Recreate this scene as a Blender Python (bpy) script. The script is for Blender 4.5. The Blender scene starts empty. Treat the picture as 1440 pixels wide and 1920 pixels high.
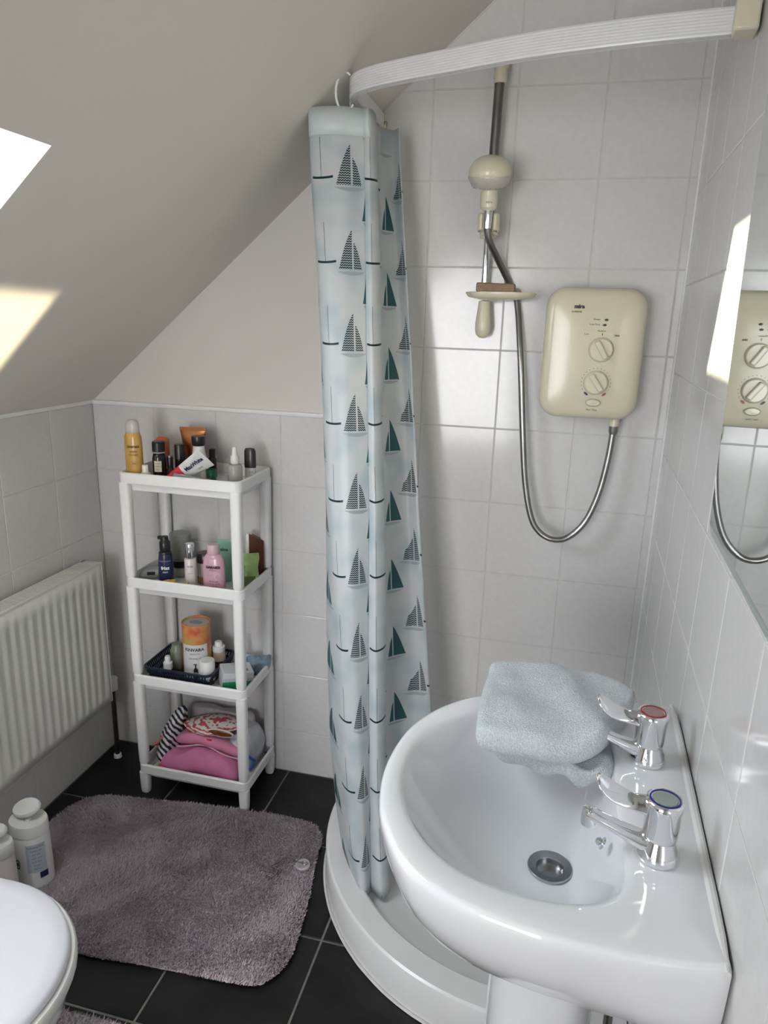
import bpy, math, random
import numpy as np
from mathutils import Matrix, Vector, noise
random.seed(7); rng=np.random.default_rng(7)
S=bpy.context.scene; COL=S.collection; PI=math.pi
# ------------------------------------------------------------------ camera
cam=bpy.data.cameras.new('camera'); co=bpy.data.objects.new('camera',cam); COL.objects.link(co)
cam.sensor_fit='VERTICAL'; cam.sensor_height=24; cam.sensor_width=18; cam.lens=1328.3/1920*24
cam.clip_start=.02
Rr=(0.97025695,0.24040344,0.02841903); Ru=(-0.08997686,0.24915155,0.96427572); Rf=(-0.22473456,0.93815228,-0.26337177)
co.matrix_world=Matrix(((Rr[0],Ru[0],-Rf[0],1.357816),(Rr[1],Ru[1],-Rf[1],-1.866867),(Rr[2],Ru[2],-Rf[2],1.418229),(0,0,0,1)))
S.camera=co
S.view_settings.view_transform='Standard'; S.view_settings.look='None'; S.view_settings.gamma=1
S.view_settings.exposure=0.08; S.view_settings.use_curve_mapping=False
# ------------------------------------------------------------------ sky, sun, window light, added lamps
W=bpy.data.worlds.new('sky'); S.world=W; W.use_nodes=True
bg=W.node_tree.nodes['Background']; bg.inputs[0].default_value=(.835,.915,1.0,1); bg.inputs[1].default_value=14.0
sun=bpy.data.lights.new('sun','SUN'); sun.energy=16.0; sun.angle=.012; sun.color=(1,.86,.62)
so=bpy.data.objects.new('sun',sun); COL.objects.link(so); so.location=(-2,-2,3)
so.rotation_euler=Vector((1,.28,-.08)).to_track_quat('-Z','Y').to_euler()
SM,SZ=.857,1.155                      # roof slope: z = SZ + SM*x
SA=math.atan(SM)
WX0,WX1,WY0,WY1=.179,.583,-.85,-1.45  # skylight opening (x range up the slope, y range)
def area(name,loc,dirn,sx,sy,power,color=(1,1,1),spread=None,portal=False,up='Y'):
    l=bpy.data.lights.new(name,'AREA'); l.shape='RECTANGLE'; l.size=sx; l.size_y=sy; l.energy=power; l.color=color
    if spread: l.spread=spread
    if portal: l.cycles.is_portal=True
    o=bpy.data.objects.new(name,l); COL.objects.link(o); o.location=loc
    o.rotation_euler=Vector(dirn).to_track_quat('-Z',up).to_euler(); return o
nrm=Vector((-math.sin(SA),0,math.cos(SA)))     # outward normal of the roof
wc=Vector(((WX0+WX1)/2,(WY0+WY1)/2,SZ+SM*(WX0+WX1)/2))
area('skylight_portal',wc+nrm*.20,-nrm,.66,.56,1,portal=True)
# fill lamp added beyond the doorway, behind the camera, to lift the room
area('rear_fill',(.60,-3.72,1.15),(.06,1,-.03),1.0,1.3,46,(.965,.975,1))
# lamp added before the wall mirror, standing in for sunlight reflected on the slope
area('mirror_bounce_lamp',(1.552,-.895,1.375),(-1,.14,-.082),.34,.34,1.05,(1,.85,.55),spread=math.radians(2.0))

# ------------------------------------------------------------------ materials
MATS={}
def nt(name):
    m=bpy.data.materials.new(name); m.use_nodes=True; return m,m.node_tree,m.node_tree.nodes['Principled BSDF']
def mat(name,col,rough=.5,metal=0,noise_amt=0,scale=20,bump=0,bscale=200,coat=0,trans=0,alpha=1,spec=.5,col2=None,btype='NOISE',sss=0):
    if name in MATS: return MATS[name]
    m,t,b=nt(name); b.inputs['Base Color'].default_value=(*col,1); b.inputs['Roughness'].default_value=rough
    b.inputs['Metallic'].default_value=metal; b.inputs['Coat Weight'].default_value=coat; b.inputs['Coat Roughness'].default_value=.05
    b.inputs['Transmission Weight'].default_value=trans; b.inputs['Alpha'].default_value=alpha; b.inputs['Specular IOR Level'].default_value=spec
    if sss: b.inputs['Subsurface Weight'].default_value=sss; b.inputs['Subsurface Radius'].default_value=(.01,.01,.01)
    tc=t.nodes.new('ShaderNodeTexCoord')
    n=t.nodes.new('ShaderNodeTexNoise'); n.inputs['Scale'].default_value=scale; n.inputs['Detail'].default_value=4
    t.links.new(tc.outputs['Object'],n.inputs['Vector'])
    r=t.nodes.new('ShaderNodeValToRGB'); c2=col2 or tuple(c*(1-max(noise_amt,.04)) for c in col)
    r.color_ramp.elements[0].position=.35; r.color_ramp.elements[1].position=.65
    r.color_ramp.elements[0].color=(*c2,1); r.color_ramp.elements[1].color=(*col,1)
    t.links.new(n.outputs['Fac'],r.inputs[0]); t.links.new(r.outputs[0],b.inputs['Base Color'])
    if bump:
        if btype=='NOISE':
            n2=t.nodes.new('ShaderNodeTexNoise'); n2.inputs['Detail'].default_value=3; o='Fac'
        else:
            n2=t.nodes.new('ShaderNodeTexVoronoi'); o='Distance'
        n2.inputs['Scale'].default_value=bscale
        t.links.new(tc.outputs['Object'],n2.inputs['Vector'])
        bp=t.nodes.new('ShaderNodeBump'); bp.inputs['Strength'].default_value=bump; bp.inputs['Distance'].default_value=.002
        t.links.new(n2.outputs[o],bp.inputs['Height']); t.links.new(bp.outputs[0],b.inputs['Normal'])
    MATS[name]=m; return m
M_paint=mat('matt_paint',(.72,.69,.645),.9,noise_amt=.02,scale=3,bump=.15,bscale=120)
M_ceil=mat('ceiling_paint',(.74,.705,.65),.92,noise_amt=.02,scale=2,bump=.12,bscale=90)
M_tile=mat('glazed_tile',(.67,.66,.655),.13,noise_amt=.03,scale=60,bump=.05,bscale=14,spec=.5)
M_grout=mat('grout',(.64,.625,.60),.9,noise_amt=.12,scale=40,bump=.3,bscale=300)
M_floor=mat('slate_tile',(.012,.012,.013),.45,spec=.3,col2=(.004,.004,.005),scale=9,bump=.35,bscale=60)
M_fgrout=mat('floor_grout',(.20,.19,.165),.9,noise_amt=.3,scale=30,bump=.3,bscale=200)
M_cer=mat('white_ceramic',(.83,.84,.86),.07,noise_amt=.005,scale=4,coat=.5)
M_plast=mat('white_plastic',(.86,.855,.85),.38,noise_amt=.01)
M_seat=mat('toilet_seat_plastic',(.74,.74,.79),.25,noise_amt=.01,scale=3)
M_enam=mat('radiator_enamel',(.70,.70,.665),.35,noise_amt=.015,scale=8)
M_alu=mat('white_rail_coating',(.74,.74,.74),.3)
M_chrome=mat('chrome',(.86,.87,.9),.05,metal=1)
M_steel=mat('brushed_steel',(.31,.30,.29),.3,metal=1,noise_amt=.1)
M_dsteel=mat('dull_pole_steel',(.25,.235,.22),.32,metal=1,noise_amt=.15,scale=30)
M_cream=mat('aged_cream_plastic',(.66,.61,.465),.22,noise_amt=.03,scale=6)
M_black=mat('black_plastic',(.012,.012,.013),.3)
M_mirror=mat('mirror_silver',(.80,.86,.84),.02,metal=1)
M_dark=mat('dark_hole',(.01,.01,.012),.8)
M_white=mat('plain_white_plastic',(.78,.78,.76),.35)
M_print=mat('black_ink',(.015,.015,.015),.5)
M_tray=mat('acrylic_tray',(.72,.72,.72),.22,noise_amt=.02,scale=8)

M_wood0=mat('fill_box_floor',(.22,.19,.16),.95,noise_amt=.1,scale=200)  # floor of the unseen box added behind the camera
class NX:                                   # tiny node-maths helper for the printed cloth
    def __init__(s,t): s.t=t
    def m(s,op,*a):
        n=s.t.nodes.new('ShaderNodeMath'); n.operation=op
        for i,v in enumerate(a):
            if isinstance(v,(int,float)): n.inputs[i].default_value=v
            else: s.t.links.new(v,n.inputs[i])
        return n.outputs[0]
    def add(s,a,b): return s.m('ADD',a,b)
    def sub(s,a,b): return s.m('SUBTRACT',a,b)
    def mul(s,a,b): return s.m('MULTIPLY',a,b)
    def lt(s,a,b): return s.m('LESS_THAN',a,b)
    def gt(s,a,b): return s.m('GREATER_THAN',a,b)
    def mx(s,a,b): return s.m('MAXIMUM',a,b)
    def AND(s,*a):
        r=a[0]
        for x in a[1:]: r=s.mul(r,x)
        return r
def curtain_material():
    m,t,b=nt('printed_curtain'); x=NX(t)
    uv=t.nodes.new('ShaderNodeUVMap'); sp=t.nodes.new('ShaderNodeSeparateXYZ'); t.links.new(uv.outputs[0],sp.inputs[0])
    U,V=sp.outputs[0],sp.outputs[1]
    PU,PV=.174,.17
    def cell(u0,v0):                       # coordinates relative to the nearest motif
        p=x.sub(x.m('MODULO',x.add(U,10*PU-u0+PU/2),PU),PU/2)
        q=x.sub(x.m('MODULO',x.add(V,PV*14-v0+.02),PV),.02)
        return p,q
    def sail(p,q,h,w,sg,bulge):            # a sail: upright edge on the mast, curved outer edge
        k=x.m('DIVIDE',q,h); e=x.m('POWER',x.mx(x.sub(1,k),.0),bulge)
        pp=x.mul(p,sg)
        return x.AND(x.gt(pp,.0012),x.lt(pp,x.mul(e,w)),x.gt(q,.0),x.lt(q,h))
    p,q=cell(.03,.0)                       # hull and mast
    hull=x.AND(x.lt(x.m('ABSOLUTE',p),.0215),x.gt(q,x.mul(x.mul(p,p),4.5)),x.lt(q,x.add(.0045,x.mul(x.mul(p,p),5.5))))
    mast=x.AND(x.lt(x.m('ABSOLUTE',p),.00045),x.gt(q,.004),x.lt(q,.083))
    p,q=cell(.088,-.012)                   # chevron boat
    sA=x.mx(sail(p,q,.082,.031,-1,.75),sail(x.sub(p,.0015),q,.056,.022,1,.65))
    tri=x.m('ABSOLUTE',x.sub(x.m('FRACT',x.mul(U,190)),.5))
    chev=x.gt(x.m('FRACT',x.add(x.mul(V,205),tri)),.36)
    chA=x.mul(sA,chev)
    shA=x.AND(x.lt(x.m('ABSOLUTE',p),.034),x.lt(q,-.004),x.gt(q,x.add(-.012,x.mul(x.mul(p,p),6))))
    p,q=cell(.146,-.082)                   # solid boat
    sC=x.mx(sail(p,q,.076,.033,-1,.7),sail(x.sub(p,.001),q,.050,.018,1,.7))
    shC=x.AND(x.lt(x.m('ABSOLUTE',p),.03),x.lt(q,-.003),x.gt(q,x.add(-.01,x.mul(x.mul(p,p),6))))
    hz=x.lt(V,.088); ink=x.mul(hz,x.mx(x.mx(hull,mast),chA)); sC=x.mul(hz,sC); shC=x.mul(hz,shC); shA=x.mul(hz,shA)
    n=t.nodes.new('ShaderNodeTexNoise'); n.inputs['Scale'].default_value=14; n.inputs['Detail'].default_value=1
    t.links.new(uv.outputs[0],n.inputs['Vector'])
    r=t.nodes.new('ShaderNodeValToRGB'); r.color_ramp.elements[0].position=.46; r.color_ramp.elements[1].position=.72
    r.color_ramp.elements[0].color=(.78,.81,.82,1); r.color_ramp.elements[1].color=(.60,.70,.74,1)
    t.links.new(n.outputs['Fac'],r.inputs[0])
    def mix(a,fac,col):
        mm=t.nodes.new('ShaderNodeMix'); mm.data_type='RGBA'; t.links.new(fac,mm.inputs[0]); t.links.new(a,mm.inputs[6]); mm.inputs[7].default_value=(*col,1); return mm.outputs[2]
    c=mix(r.outputs[0],x.mx(shA,shC),(.50,.57,.59))
    c=mix(c,sC,(.045,.165,.185)); c=mix(c,ink,(.008,.05,.062))
    t.links.new(c,b.inputs['Base Color']); b.inputs['Roughness'].default_value=.32
    tr=t.nodes.new('ShaderNodeBsdfTranslucent'); t.links.new(c,tr.inputs[0])
    ms=t.nodes.new('ShaderNodeMixShader'); ms.inputs[0].default_value=.42
    out=t.nodes['Material Output']; t.links.new(b.outputs[0],ms.inputs[1]); t.links.new(tr.outputs[0],ms.inputs[2]); t.links.new(ms.outputs[0],out.inputs[0])
    tp=t.nodes.new('ShaderNodeBsdfTransparent'); m2=t.nodes.new('ShaderNodeMixShader'); m2.inputs[0].default_value=.10
    t.links.new(ms.outputs[0],m2.inputs[1]); t.links.new(tp.outputs[0],m2.inputs[2]); t.links.new(m2.outputs[0],out.inputs[0])
    return m
def stripe_mat(name,c1,c2,scale,axis='X',dist=1.5,thr=.5):
    m,t,b=nt(name); w=t.nodes.new('ShaderNodeTexWave'); w.bands_direction=axis; w.inputs['Scale'].default_value=scale
    w.inputs['Distortion'].default_value=dist; w.inputs['Detail'].default_value=1; w.inputs['Detail Scale'].default_value=1.5
    tc=t.nodes.new('ShaderNodeTexCoord'); t.links.new(tc.outputs['Object'],w.inputs[0])
    r=t.nodes.new('ShaderNodeValToRGB'); r.color_ramp.interpolation='CONSTANT'; r.color_ramp.elements[0].color=(*c1,1); r.color_ramp.elements[1].color=(*c2,1); r.color_ramp.elements[1].position=thr
    t.links.new(w.outputs['Color'],r.inputs[0]); t.links.new(r.outputs[0],b.inputs['Base Color']); b.inputs['Roughness'].default_value=.7; return m
def clear_mat(name,col,rough=.05,fac=.55):
    m,t,b=nt(name); b.inputs['Base Color'].default_value=(*col,1); b.inputs['Roughness'].default_value=rough
    tp=t.nodes.new('ShaderNodeBsdfTransparent'); tp.inputs[0].default_value=(*[min(1,c*1.1+.1) for c in col],1)
    ms=t.nodes.new('ShaderNodeMixShader'); ms.inputs[0].default_value=fac; out=t.nodes['Material Output']
    t.links.new(b.outputs[0],ms.inputs[1]); t.links.new(tp.outputs[0],ms.inputs[2]); t.links.new(ms.outputs[0],out.inputs[0]); return m
M_glass=clear_mat('window_glass',(.9,.95,.95),.02,.92)

# ------------------------------------------------------------------ mesh helpers
class G:
    def __init__(s): s.v=[]; s.f=[]
    def add(s,v,f,mx=None):
        k=len(s.v); s.v+=[tuple(mx@Vector(p)) if mx is not None else tuple(p) for p in v]; s.f+=[tuple(i+k for i in q) for q in f]; return s
    def box(s,x0,x1,y0,y1,z0,z1,mx=None):
        return s.add([(x0,y0,z0),(x1,y0,z0),(x1,y1,z0),(x0,y1,z0),(x0,y0,z1),(x1,y0,z1),(x1,y1,z1),(x0,y1,z1)],
          [(0,3,2,1),(4,5,6,7),(0,1,5,4),(1,2,6,5),(2,3,7,6),(3,0,4,7)],mx)
    def rings(s,R,cap0=True,cap1=True,closed=True,mx=None):   # list of equal-length loops
        n=len(R[0]); v=[p for r in R for p in r]; f=[]
        for a in range(len(R)-1):
            for i in range(n if closed else n-1):
                j=(i+1)%n; f.append((a*n+i,a*n+j,(a+1)*n+j,(a+1)*n+i))
        if cap0: f.append(tuple(range(n))[::-1])
        if cap1: f.append(tuple((len(R)-1)*n+i for i in range(n)))
        return s.add(v,f,mx)
    def lathe(s,prof,n=24,c=(0,0,0),sx=1,sy=1,mx=None):       # prof: (r,z)
        R=[[(c[0]+r*sx*math.cos(2*PI*i/n),c[1]+r*sy*math.sin(2*PI*i/n),c[2]+z) for i in range(n)] for r,z in prof]
        return s.rings(R,prof[0][0]>1e-5 or True,True,mx=mx)
    def tube(s,path,rad,n=12,cap=True):
        P=[Vector(p) for p in path]; R=[]; up=None
        for i,p in enumerate(P):
            d=(P[min(i+1,len(P)-1)]-P[max(i-1,0)]).normalized()
            if up is None: up=Vector((0,0,1)) if abs(d.z)<.9 else Vector((1,0,0))
            a=d.cross(up).normalized(); up=a.cross(d).normalized()
            r=rad(i/(len(P)-1)) if callable(rad) else (rad[i] if isinstance(rad,(list,tuple)) else rad)
            R.append([tuple(p+a*(r*math.cos(2*PI*k/n))+up*(r*math.sin(2*PI*k/n))) for k in range(n)])
        return s.rings(R,cap,cap)
    def prism(s,poly,z0,z1,mx=None):
        return s.rings([[(x,y,z0) for x,y in poly],[(x,y,z1) for x,y in poly]],mx=mx)
    def build(s,name,m,parent=None,smooth=35,bevel=0,seg=2,sub=0,loc=None):
        me=bpy.data.meshes.new(name); me.from_pydata(s.v,[],s.f); me.validate()
        import bmesh
        bm=bmesh.new(); bm.from_mesh(me); bmesh.ops.recalc_face_normals(bm,faces=bm.faces); bm.to_mesh(me); bm.free()
        me.materials.append(m)
        me.polygons.foreach_set('use_smooth',[True]*len(me.polygons))
        if smooth<180: me.set_sharp_from_angle(angle=math.radians(smooth))
        o=bpy.data.objects.new(name,me); COL.objects.link(o)
        if parent: o.parent=parent
        if loc: o.location=loc
        if bevel:
            b=o.modifiers.new('bevel','BEVEL'); b.width=bevel; b.segments=seg; b.limit_method='ANGLE'; b.angle_limit=math.radians(40)
        if sub:
            q=o.modifiers.new('sub','SUBSURF'); q.levels=sub; q.render_levels=sub
        return o
def empty(name,loc,rz=0,label=None,cat=None,group=None):
    o=bpy.data.objects.new(name,None); COL.objects.link(o); o.location=loc; o.rotation_euler=(0,0,rz); o.empty_display_size=.02
    if label: tag(o,label,cat,group)
    return o
def tag(o,label,cat,group=None):
    o['label']=label; o['category']=cat
    if group: o['group']=group
    return o
def struct(o): o['kind']='structure'; return o
def crom(P,n,closed=False):
    P=[Vector(p) for p in P]; out=[]; L=len(P)
    for i in range(L if closed else L-1):
        g=(lambda k:P[k%L]) if closed else (lambda k:P[max(0,min(L-1,k))])
        a,b,c,d=g(i-1),g(i),g(i+1),g(i+2)
        for k in range(n):
            t=k/n; out.append(.5*((2*b)+(-a+c)*t+(2*a-5*b+4*c-d)*t*t+(-a+3*b-3*c+d)*t**3))
    if not closed: out.append(P[-1])
    return out
def clip(poly,a,b,c):                        # keep a*x+b*y<=c
    o=[]
    for i in range(len(poly)):
        p,q=poly[i],poly[(i+1)%len(poly)]; dp=a*p[0]+b*p[1]-c; dq=a*q[0]+b*q[1]-c
        if dp<=0: o.append(p)
        if dp*dq<0:
            t=dp/(dp-dq); o.append((p[0]+(q[0]-p[0])*t,p[1]+(q[1]-p[1])*t))
    return o
def inset(poly,d):
    n=len(poly); A=sum(poly[i][0]*poly[(i+1)%n][1]-poly[(i+1)%n][0]*poly[i][1] for i in range(n))
    if A<0: poly=poly[::-1]
    out=poly
    for i in range(n):
        p,q=poly[i],poly[(i+1)%n]; ex,ey=q[0]-p[0],q[1]-p[1]; L=math.hypot(ex,ey)
        if L<1e-9: continue
        nx,ny=ey/L,-ex/L
        out=clip(out,nx,ny,nx*p[0]+ny*p[1]-d)
        if len(out)<3: return []
    return out
_fn=bpy.data.curves.new('t','FONT').font
def lettering(txt,size,parent,m,fn,name='lettering',bold=0,align='CENTER'):
    """flat text mesh whose (x,y) points are mapped into the parent's space by fn"""
    c=bpy.data.curves.new('t','FONT'); c.body=txt; c.size=size; c.align_x=align; c.align_y='CENTER'; c.resolution_u=2; c.offset=bold
    o=bpy.data.objects.new('t',c); me=o.to_mesh(); V=[fn(v.co.x,v.co.y) for v in me.vertices]; F=[tuple(p.vertices) for p in me.polygons]
    o.to_mesh_clear(); bpy.data.objects.remove(o); bpy.data.curves.remove(c)
    me=bpy.data.meshes.new(name); me.from_pydata(V,[],F); me.materials.append(m)
    q=bpy.data.objects.new(name,me); COL.objects.link(q); q.parent=parent; return q
def on_cyl(r,z,a0=0,ry=None):               # wrap round an upright bottle, facing -y turned by a0
    ry=ry or r
    def f(x,y):
        a=-PI/2+a0+x/r; return ((r+.0007)*math.cos(a),(ry+.0007)*math.sin(a),z+y)
    return f
def patch(parent,name,m,r,z0,z1,a0,wid,ry=None,n=10,d=.0004,zf=None):    # label wrapped on a bottle
    ry=ry or r; g=G(); R=[]
    for k in range(3):
        z=z0+(z1-z0)*k/2
        R.append([((r+d)*math.cos(-PI/2+a0+wid*(i/n-.5)),(ry+d)*math.sin(-PI/2+a0+wid*(i/n-.5)),z) for i in range(n+1)])
    g.rings(R,False,False,closed=False); return g.build(name,m,parent)
def pillow(poly,z0,z1,nz=.004,ns=12,n=72,edge=.5,seed=0,sag=None,rings=6):
    P=crom([(x,y,0) for x,y in poly],max(2,n//len(poly)),closed=True); c=sum(P,Vector())/len(P); h=z1-z0; R=[]
    prof=[]
    for k in range(3): prof.append((.15+.3*k,z0))
    for k in range(7):
        a=-PI/2+PI*k/6; prof.append((-1,(z0+z1)/2+h/2*math.sin(a),math.cos(a)))
    for k in range(rings): prof.append((.92*(1-(k)/(rings)),z1+.0*k))
    for pr in prof:
        ring=[]
        for p in P:
            d=p-c; L=d.length
            if pr[0]==-1: rr=(L-h*edge*(1-pr[2]))/L; z=pr[1]
            else: rr=pr[0]*(L-h*edge)/L; z=pr[1]
            v=c+d*rr; v.z=z
            nn=Vector((noise.noise(v*ns+Vector((seed,0,0))),noise.noise(v*ns+Vector((0,seed+9,0))),noise.noise(v*ns+Vector((0,0,seed+5)))))*nz
            v=v+nn
            if sag: v.z+=sag(v.x,v.y)
            ring.append(tuple(v))
        R.append(ring)
    return G().rings(R)
def rrect(w,h,r,n=5):
    P=[]
    for cx,cy,a in ((w/2-r,h/2-r,0),(-w/2+r,h/2-r,PI/2),(-w/2+r,-h/2+r,PI),(w/2-r,-h/2+r,3*PI/2)):
        P+=[(cx+r*math.cos(a+PI/2*k/n),cy+r*math.sin(a+PI/2*k/n)) for k in range(n+1)]
    return P

# ------------------------------------------------------------------ room shell
RW,RS=1.6236,.0342                     # right wall: x = RW + RS*y
YR=-2.60; ZC=2.32; XC=(ZC-SZ)/SM
def rx(y): return RW+RS*y
wall_back=struct(G().box(-.15,2.0,.0035,.12,-.05,2.6).build('wall_back',M_paint))
wall_left=struct(G().box(-.12,-.0035,YR,.0035,-.05,1.30).build('wall_left',M_paint))
g=G(); g.prism([(rx(.1)+.0035,.1),(rx(YR)+.0035,YR),(rx(YR)+.14,YR),(rx(.1)+.14,.1)],-.05,2.6)
wall_right=struct(g.build('wall_right',M_paint))
g=G(); g.box(-.15,.35,YR-.12,YR,-.05,2.6); g.box(1.15,2.0,YR-.12,YR,-.05,2.6); g.box(.35,1.15,YR-.12,YR,2.0,2.6); wall_front=struct(g.build('wall_front',M_paint))  # doorway opening cut to let the added fill lamp shine in
g=G(); g.box(-.25,-.15,YR-1.2,YR-.1,-.06,2.6); g.box(1.9,2.0,YR-1.2,YR-.1,-.06,2.6); g.box(-.25,2.0,YR-1.3,YR-1.2,-.06,2.6); struct(g.build('wall_fill_box',M_paint))  # unseen box added round the fill lamp, keeps sky light out
struct(G().box(-.25,2.0,YR-1.3,YR-.1,2.4,2.5).build('ceiling_fill_box',M_ceil)); struct(G().box(-.25,2.0,YR-1.3,YR-.1,-.06,-.0025).build('floor_fill_box',M_wood0))  # top and bottom of the same added box
floor=struct(G().box(-.15,2.0,YR-.1,.1,-.06,-.0025).build('floor',M_fgrout))
# ceiling: flat part and roof slope with the skylight opening and its reveal
g=G(); T=.20
def sp(x,y,o=0): return tuple(Vector((x,y,SZ+SM*x))+nrm*o)
ys=[YR-.02,WY1,WY0,.02]; xs=[-.03,WX0,WX1,XC]
for a in range(3):
    for b in range(3):
        if a==1 and b==1: continue
        q=[sp(xs[a],ys[b]),sp(xs[a+1],ys[b]),sp(xs[a+1],ys[b+1]),sp(xs[a],ys[b+1])]
        q2=[sp(xs[a],ys[b],T),sp(xs[a+1],ys[b],T),sp(xs[a+1],ys[b+1],T),sp(xs[a],ys[b+1],T)]
        g.add(q+q2,[(0,1,2,3),(7,6,5,4)])
for (p,q) in (((WX0,WY0),(WX1,WY0)),((WX1,WY0),(WX1,WY1)),((WX1,WY1),(WX0,WY1)),((WX0,WY1),(WX0,WY0))):
    g.add([sp(*p),sp(*q),sp(*q,T),sp(*p,T)],[(0,1,2,3)])
g.add([(XC,YR-.02,ZC),(2.0,YR-.02,ZC),(2.0,.02,ZC),(XC,.02,ZC),(XC-.15,YR-.02,ZC+.2),(2.0,YR-.02,ZC+.2),(2.0,.02,ZC+.2),(XC-.15,.02,ZC+.2)],[(0,1,2,3),(7,6,5,4)])
me=bpy.data.meshes.new('ceiling'); me.from_pydata(g.v,[],g.f); me.materials.append(M_ceil)
ceiling=bpy.data.objects.new('ceiling',me); COL.objects.link(ceiling); struct(ceiling)
# skylight
win=struct(empty('window_1',tuple(wc+nrm*.16))); win.rotation_euler=(0,-SA,0)
L=(WX1-WX0)/math.cos(SA); Wd=WY0-WY1; g=G(); fw=.035
for a,b,c,d in ((-L/2,L/2,-Wd/2,-Wd/2+fw),(-L/2,L/2,Wd/2-fw,Wd/2),(-L/2,-L/2+fw,-Wd/2,Wd/2),(L/2-fw,L/2,-Wd/2,Wd/2)): g.box(a,b,c,d,-.02,.02)
g.build('window_frame',M_plast,win,bevel=.003)
G().box(-L/2+fw,L/2-fw,-Wd/2+fw,Wd/2-fw,-.002,.002).build('pane',M_glass,win)
# unseen door behind the camera, set open to admit the fill lamp
d=struct(empty('door_1',(1.13,YR-.50,0))); d.rotation_euler=(0,0,PI/2)
G().box(-.38,.38,0,.03,.0,1.98).build('door_leaf',M_plast,d,bevel=.003)
for x0,x1,z0,z1 in ((-.3,-.05,.2,.85),(.05,.3,.2,.85),(-.3,-.05,1.0,1.8),(.05,.3,1.0,1.8)): G().box(x0,x1,.03,.036,z0,z1).build('panel',M_plast,d,bevel=.004)
G().tube([(.33,.03,1),(.33,.07,1),(.23,.07,1)],.009).build('door_handle',M_chrome,d)

# ---- tiles, each one its own object
def tile_field(parent,O,Ud,Vd,Nd,us,vs,m,gap,region=None,th=.006,tilt=.0012,ch=.0011,name='tile'):
    O,Ud,Vd,Nd=Vector(O),Vector(Ud).normalized(),Vector(Vd).normalized(),Vector(Nd).normalized()
    base=Matrix((( Ud.x,Vd.x,Nd.x,O.x),(Ud.y,Vd.y,Nd.y,O.y),(Ud.z,Vd.z,Nd.z,O.z),(0,0,0,1)))
    cache={}
    for a in range(len(us)-1):
        for b in range(len(vs)-1):
            P=[(us[a],vs[b]),(us[a+1],vs[b]),(us[a+1],vs[b+1]),(us[a],vs[b+1])]; full=P
            if region: P=region(P)
            if len(P)<3: continue
            area_=abs(sum(P[i][0]*P[(i+1)%len(P)][1]-P[(i+1)%len(P)][0]*P[i][1] for i in range(len(P))))/2
            if area_<2e-4: continue
            cx=(min(p[0] for p in P)+max(p[0] for p in P))/2; cy=(min(p[1] for p in P)+max(p[1] for p in P))/2
            P=inset([(p[0]-cx,p[1]-cy) for p in P],gap/2)
            if len(P)<3: continue
            key=tuple(round(c,5) for p in P for c in p)
            if key not in cache:
                Q=inset(P,ch)
                if len(Q)!=len(P): Q=P
                else:                          # start both loops at matching corners
                    k=min(range(len(Q)),key=lambda i:(Q[i][0]-P[0][0])**2+(Q[i][1]-P[0][1])**2); Q=Q[k:]+Q[:k]
                gg=G(); gg.rings([[(x,y,-th) for x,y in P],[(x,y,-ch*.7) for x,y in P],[(x,y,0) for x,y in Q]])
                me=bpy.data.meshes.new(name); me.from_pydata(gg.v,[],gg.f)
                import bmesh
                bm=bmesh.new(); bm.from_mesh(me); bmesh.ops.recalc_face_normals(bm,faces=bm.faces); bm.to_mesh(me); bm.free()
                me.materials.append(m); cache[key]=me
            o=bpy.data.objects.new(name,cache[key]); COL.objects.link(o); o.parent=parent
            o.matrix_local=base@Matrix.Translation((cx,cy,0))@Matrix.Rotation(random.gauss(0,tilt),4,'X')@Matrix.Rotation(random.gauss(0,tilt),4,'Y')
def rng_lines(a,b,first,step):
    k=math.ceil((a-first)/step-1e-6); L=[a]
    while first+k*step<b-.004:
        if first+k*step>a+.004: L.append(first+k*step)
        k+=1
    return L+[b]
TZ=1.148
# back wall: wainscot left of the shower, full height in the shower
G().box(-.003,.803,.0012,.004,0,TZ).build('grout',M_grout,wall_back)
G().prism([(.803,0),(1.66,0),(1.66,2.4),(1.40,2.4),(.803,SZ+SM*.803+.04)],-.004,-.0012,mx=Matrix.Rotation(PI/2,4,'X')).build('grout',M_grout,wall_back)
tile_field(wall_back,(0,0,0),(1,0,0),(0,0,1),(0,-1,0),rng_lines(.0,.803,1.003-1.0,.2),rng_lines(0,TZ,TZ-1.0,.2),M_tile,.0028,tilt=.0008)
tile_field(wall_back,(0,0,0),(1,0,0),(0,0,1),(0,-1,0),rng_lines(.803,RW,1.003,.2),rng_lines(0,ZC,TZ-1.0,.2),M_tile,.0028,region=lambda P:clip(P,-SM,1,SZ-.002),tilt=.0008)
# left wall
G().box(-.004,-.0012,YR,.0,0,TZ).build('grout',M_grout,wall_left)
tile_field(wall_left,(0,0,0),(0,-1,0),(0,0,1),(1,0,0),rng_lines(0,-YR,.1917,.2),rng_lines(0,TZ,TZ-1.0,.2),M_tile,.0028)
# right wall
tv=Vector((-RS,-1,0)).normalized(); tn=Vector((-1,RS,0)).normalized()
g=G(); g.add([(rx(0)+.0012,0,0),(rx(YR)+.0012,YR,0),(rx(YR)+.0012,YR,ZC),(rx(0)+.0012,0,ZC),(rx(0)+.004,0,0),(rx(YR)+.004,YR,0),(rx(YR)+.004,YR,ZC),(rx(0)+.004,0,ZC)],[(0,1,2,3),(7,6,5,4),(0,4,5,1),(2,6,7,3)]); g.build('grout',M_grout,wall_right)
tile_field(wall_right,(RW,0,0),tv,(0,0,1),tn,rng_lines(0,-YR,.1273,.2),rng_lines(0,ZC,.1114,.2),M_tile,.0028,tilt=.0016)
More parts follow.
